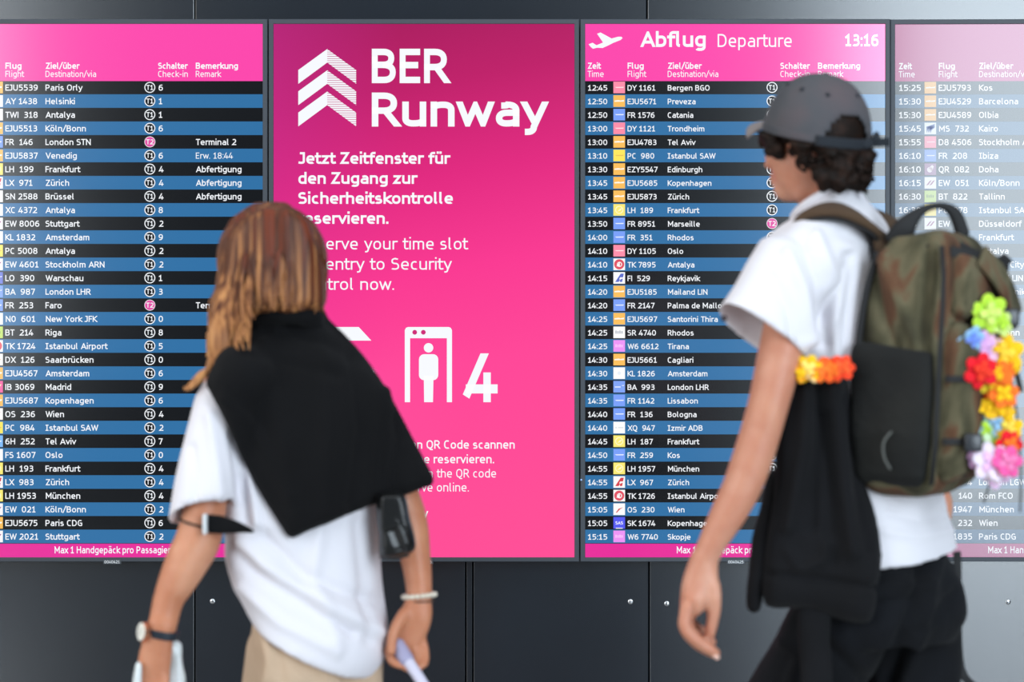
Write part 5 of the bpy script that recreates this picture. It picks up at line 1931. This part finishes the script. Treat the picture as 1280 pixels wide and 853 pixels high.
# ---- trousers
m_khaki = cloth('cotton_khaki', [(204, 178, 152), (192, 164, 138)], bump=.2, scale=26)
tr = []
rings = []
for (lx, ly), (rx_, ry), dp in [((332, 750), (458, 750), .078), ((318, 772), (470, 772), .100), ((314, 800), (472, 806), .116), ((317, 835), (466, 838), .118), ((322, 870), (455, 870), .100)]:
    l, q = P(lx, ly, DW - .03), P(rx_, ry, DW + .03)
    rings.append(ellipse_ring((l + q) / 2, (q - l) / 2, np.array([0, -dp, 0]), 36, 2.3))
tr.append(loft(rings))
for h, k, a in legs_w:
    tr.append(tube([h + UP * .02, h * .6 + k * .4, k, (k + a) / 2 - FWD * .015, a + UP * .03], [(.068, .082), (.068, .080), (.072, .072), (.066, .066), (.060, .062)], n=26, steps=24, round_ends=False))
kvf = fuse(tr, .0068, 6)
kvf = folds(kvf, [([(318, 775), (350, 810), (400, 853)], 6, -.005), ([(360, 812), (400, 832), (455, 848)], 5, .005), ([(330, 790), (335, 830), (330, 853)], 6, .005), ([(345, 790), (352, 853)], 5, -.004), ([(430, 838), (436, 853)], 4, -.005)])
obj('trousers', ripple(kvf, .008, 11, (1, 1, .8), 1.7), m_khaki, wo, 'sand-coloured trousers')
for h, k, a in legs_w:
    shoe(wo, a - FWD * .065, FWD, cloth('canvas_white', [(226, 224, 220)], bump=.1), m_sole, L=.25, w=.043)

# ---- wristwatch
m_wstrap = mat('watch_strap_navy', (22, 34, 46), rough=.5)
wat = obj('wristwatch', tube([P(202, 791, 3.54) + np.array([math.cos(t) * .0300, math.sin(t) * .0255, .0035 - .006 * math.cos(t)]) for t in np.linspace(0, 2 * math.pi, 29)], [(.0030, .0030)] * 29, n=8, round_ends=False), m_wstrap, wo, 'wristwatch with white dial')
band = []
for t in np.linspace(0, 2 * math.pi, 33):
    band.append(P(202, 791, 3.54) + np.array([math.cos(t) * .0302, math.sin(t) * .0257, -.002 - .006 * math.cos(t)]))
obj('watch_strap', strip(band, .015, .003, [p - P(202, 791, 3.54) for p in band]), m_wstrap, wat)
wn_ = np.array([-.80, -.58, .12])
wn_ /= np.linalg.norm(wn_)
wc = P(202, 791, 3.54) + np.array([-.0270, -.0195, .004])


def disk_solid(c, nrm, r, h, n=32):
    x = np.cross(nrm, UP)
    x /= np.linalg.norm(x)
    y = np.cross(x, nrm)
    return loft([ellipse_ring(c, x * r * .94, y * r * .94, n), ellipse_ring(c + nrm * h * .25, x * r, y * r, n), ellipse_ring(c + nrm * h * .8, x * r, y * r, n), ellipse_ring(c + nrm * h, x * r * .93, y * r * .93, n)])


obj('watch_case', disk_solid(wc, wn_, .0185, .008), mat('rose_gold', (226, 160, 126), rough=.25, metal=1.0), wat, smooth=False)
obj('watch_dial', disk_solid(wc + wn_ * .0079, wn_, .0162, .0006), mat('dial_white', (240, 238, 228), rough=.35), wat, smooth=False)
hx = np.cross(wn_, UP)
hx /= np.linalg.norm(hx)
hy = np.cross(hx, wn_)
hp_ = []
for an, l in ((.6, .008), (2.4, .011)):
    dv = hx * math.sin(an) + hy * math.cos(an)
    hp_.append(tube([wc + wn_ * .0092, wc + wn_ * .0092 + dv * l], [.0006, .0004], n=6))
obj('watch_hands', joinvf(hp_), m_wstrap, wat)

# ---- bracelets
br = []
m_bead = mat('bead_cream', (222, 212, 194), rough=.3)
for i in range(19):
    t = 2 * math.pi * i / 19
    br.append(ellipsoid(P(524, 745, 3.702) + np.array([math.cos(t) * .0300, math.sin(t) * .0245, .003 * math.cos(t + .5)]), (.0052, .0052, .0052), None, 12, 8))
bra = obj('bead_bracelet', joinvf(br), m_bead, wo, 'cream bead bracelet')
obj('bracelet_cord', tube([P(524, 751, 3.702) + np.array([math.cos(t) * .0285, math.sin(t) * .0240, 0]) for t in np.linspace(0, 2 * math.pi, 29)], [.0018] * 29, n=8, round_ends=False), mat('cord_dark', (70, 54, 46), rough=.7), bra)

# ------------------------------------------------------------------ what she carries
m_leather = mat('leather_black', (16, 17, 18), rough=.32, spec=.5)
add_bump(m_leather, scale=60, strength=.12, dist=.002)
bag = empty('shoulder_bag', P(494, 700, 3.63), 'small glossy black leather bag hanging under the arm of the long-haired person', 'bag')
bo = [(470, 626), (484, 616), (505, 620), (513, 648), (518, 668), (520, 684), (513, 693), (500, 697), (484, 700), (474, 696), (473, 670)]
bvf = fuse([puff(bo, 3.625, .026, .024, step=5, edge=9, n=110)], .0045, 4)
bvf = folds(bvf, [([(486, 648), (494, 668), (504, 690)], 5, -.004), ([(494, 648), (502, 668), (509, 688)], 4, .004), ([(474, 690), (496, 690), (514, 684)], 3, -.002)])
obj('bag_body', bvf, m_leather, bag)
obj('bag_flap', fuse([puff([(470, 624), (486, 614), (506, 619), (512, 646), (515, 664), (494, 667), (474, 669)], 3.622, .027, .004, step=5, edge=7, n=90)], .004, 3), m_leather, bag)
obj('bag_strap', strip(spline([P(486, 640, 3.635), P(485, 622, 3.665), P(481, 604, 3.69)], 12), .016, .004, np.array([.2, -1, .1])), m_leather, bag)
obj('bag_piping', tube([P(475, 697, 3.605), P(492, 699, 3.603), P(510, 695, 3.605)], [.0025] * 3, n=8, steps=10), m_leather, bag)

rod = empty('handle_rod', P(545, 885, 3.56), 'slim pale lilac rod with rounded end held in the bracelet-wearing hand', 'rod')
m_rod = mat('rod_lilac_white', (206, 202, 220), rough=.4)
obj('rod_tube', tube([P(503, 818, 3.664), P(520, 842, 3.642), P(560, 905, 3.59)], [.0130, .0110, .0105], n=20, steps=14), m_rod, rod)
obj('rod_grip', tube([P(497, 808, 3.672), P(508, 825, 3.658)], [.0155, .0150], n=20), mat('grip_lilac', (160, 156, 186), rough=.45), rod)

pk_ = empty('plastic_packet', P(200, 900, 3.55), 'crumpled white plastic packet held in the hand with the wristwatch', 'packet')
m_film = mat('film_white', (232, 236, 236), rough=.25, spec=.5)
mottle(m_film, [(236, 240, 242), (212, 220, 220), (240, 242, 244)], scale=22, detail=4)
pvf = fuse([puff([(207, 806), (217, 801), (226, 806), (230, 830), (232, 860), (230, 890), (216, 905), (198, 905), (182, 900), (172, 880), (196, 872), (204, 850), (206, 826)], 3.572, .018, .022, step=5, edge=9, n=110)], .0045, 3)
obj('packet_film', ripple(pvf, .008, 30, (1, 1, 1), 3.3), m_film, pk_)
pvf = fuse([puff([(169, 832), (175, 828), (178, 836), (178, 870), (180, 895), (170, 892), (165, 862)], 3.515, .010, .010, step=4, edge=6, n=80)], .004, 3)
obj('packet_corner', ripple(pvf, .004, 30, (1, 1, 1), 1.3), m_film, pk_)

arm_strap = empty('strap', P(285, 668, 3.50), 'black strap with white end looped around the elbow below the white sleeve', 'strap')
lp = [P(253, 655, 3.578) + np.array([math.cos(t) * .0425, math.sin(t) * .0445, .010 * math.cos(t) * -1 - .0]) for t in np.linspace(0, 2 * math.pi, 33)]
obj('strap_loop', tube(lp, [.0022] * 33, n=8, round_ends=False), m_web, arm_strap)
fl_ = fuse([puff([(257, 643), (275, 644), (296, 651), (312, 659), (322, 667), (300, 667), (275, 668), (258, 667)], 3.528, .006, .006, step=4, edge=6, curve=False, n=60)], .0035, 2)
obj('strap_flap', fl_, m_drape, arm_strap)
obj('strap_clip', bevel_box(P(254, 0, 3.522)[0], P(259, 0, 3.522)[0], -DIST + 3.512, -DIST + 3.530, P(0, 668, 3.52)[2], P(0, 643, 3.52)[2], .002, 2), mat('clip_white', (214, 218, 220), rough=.4), arm_strap, 'white clip')
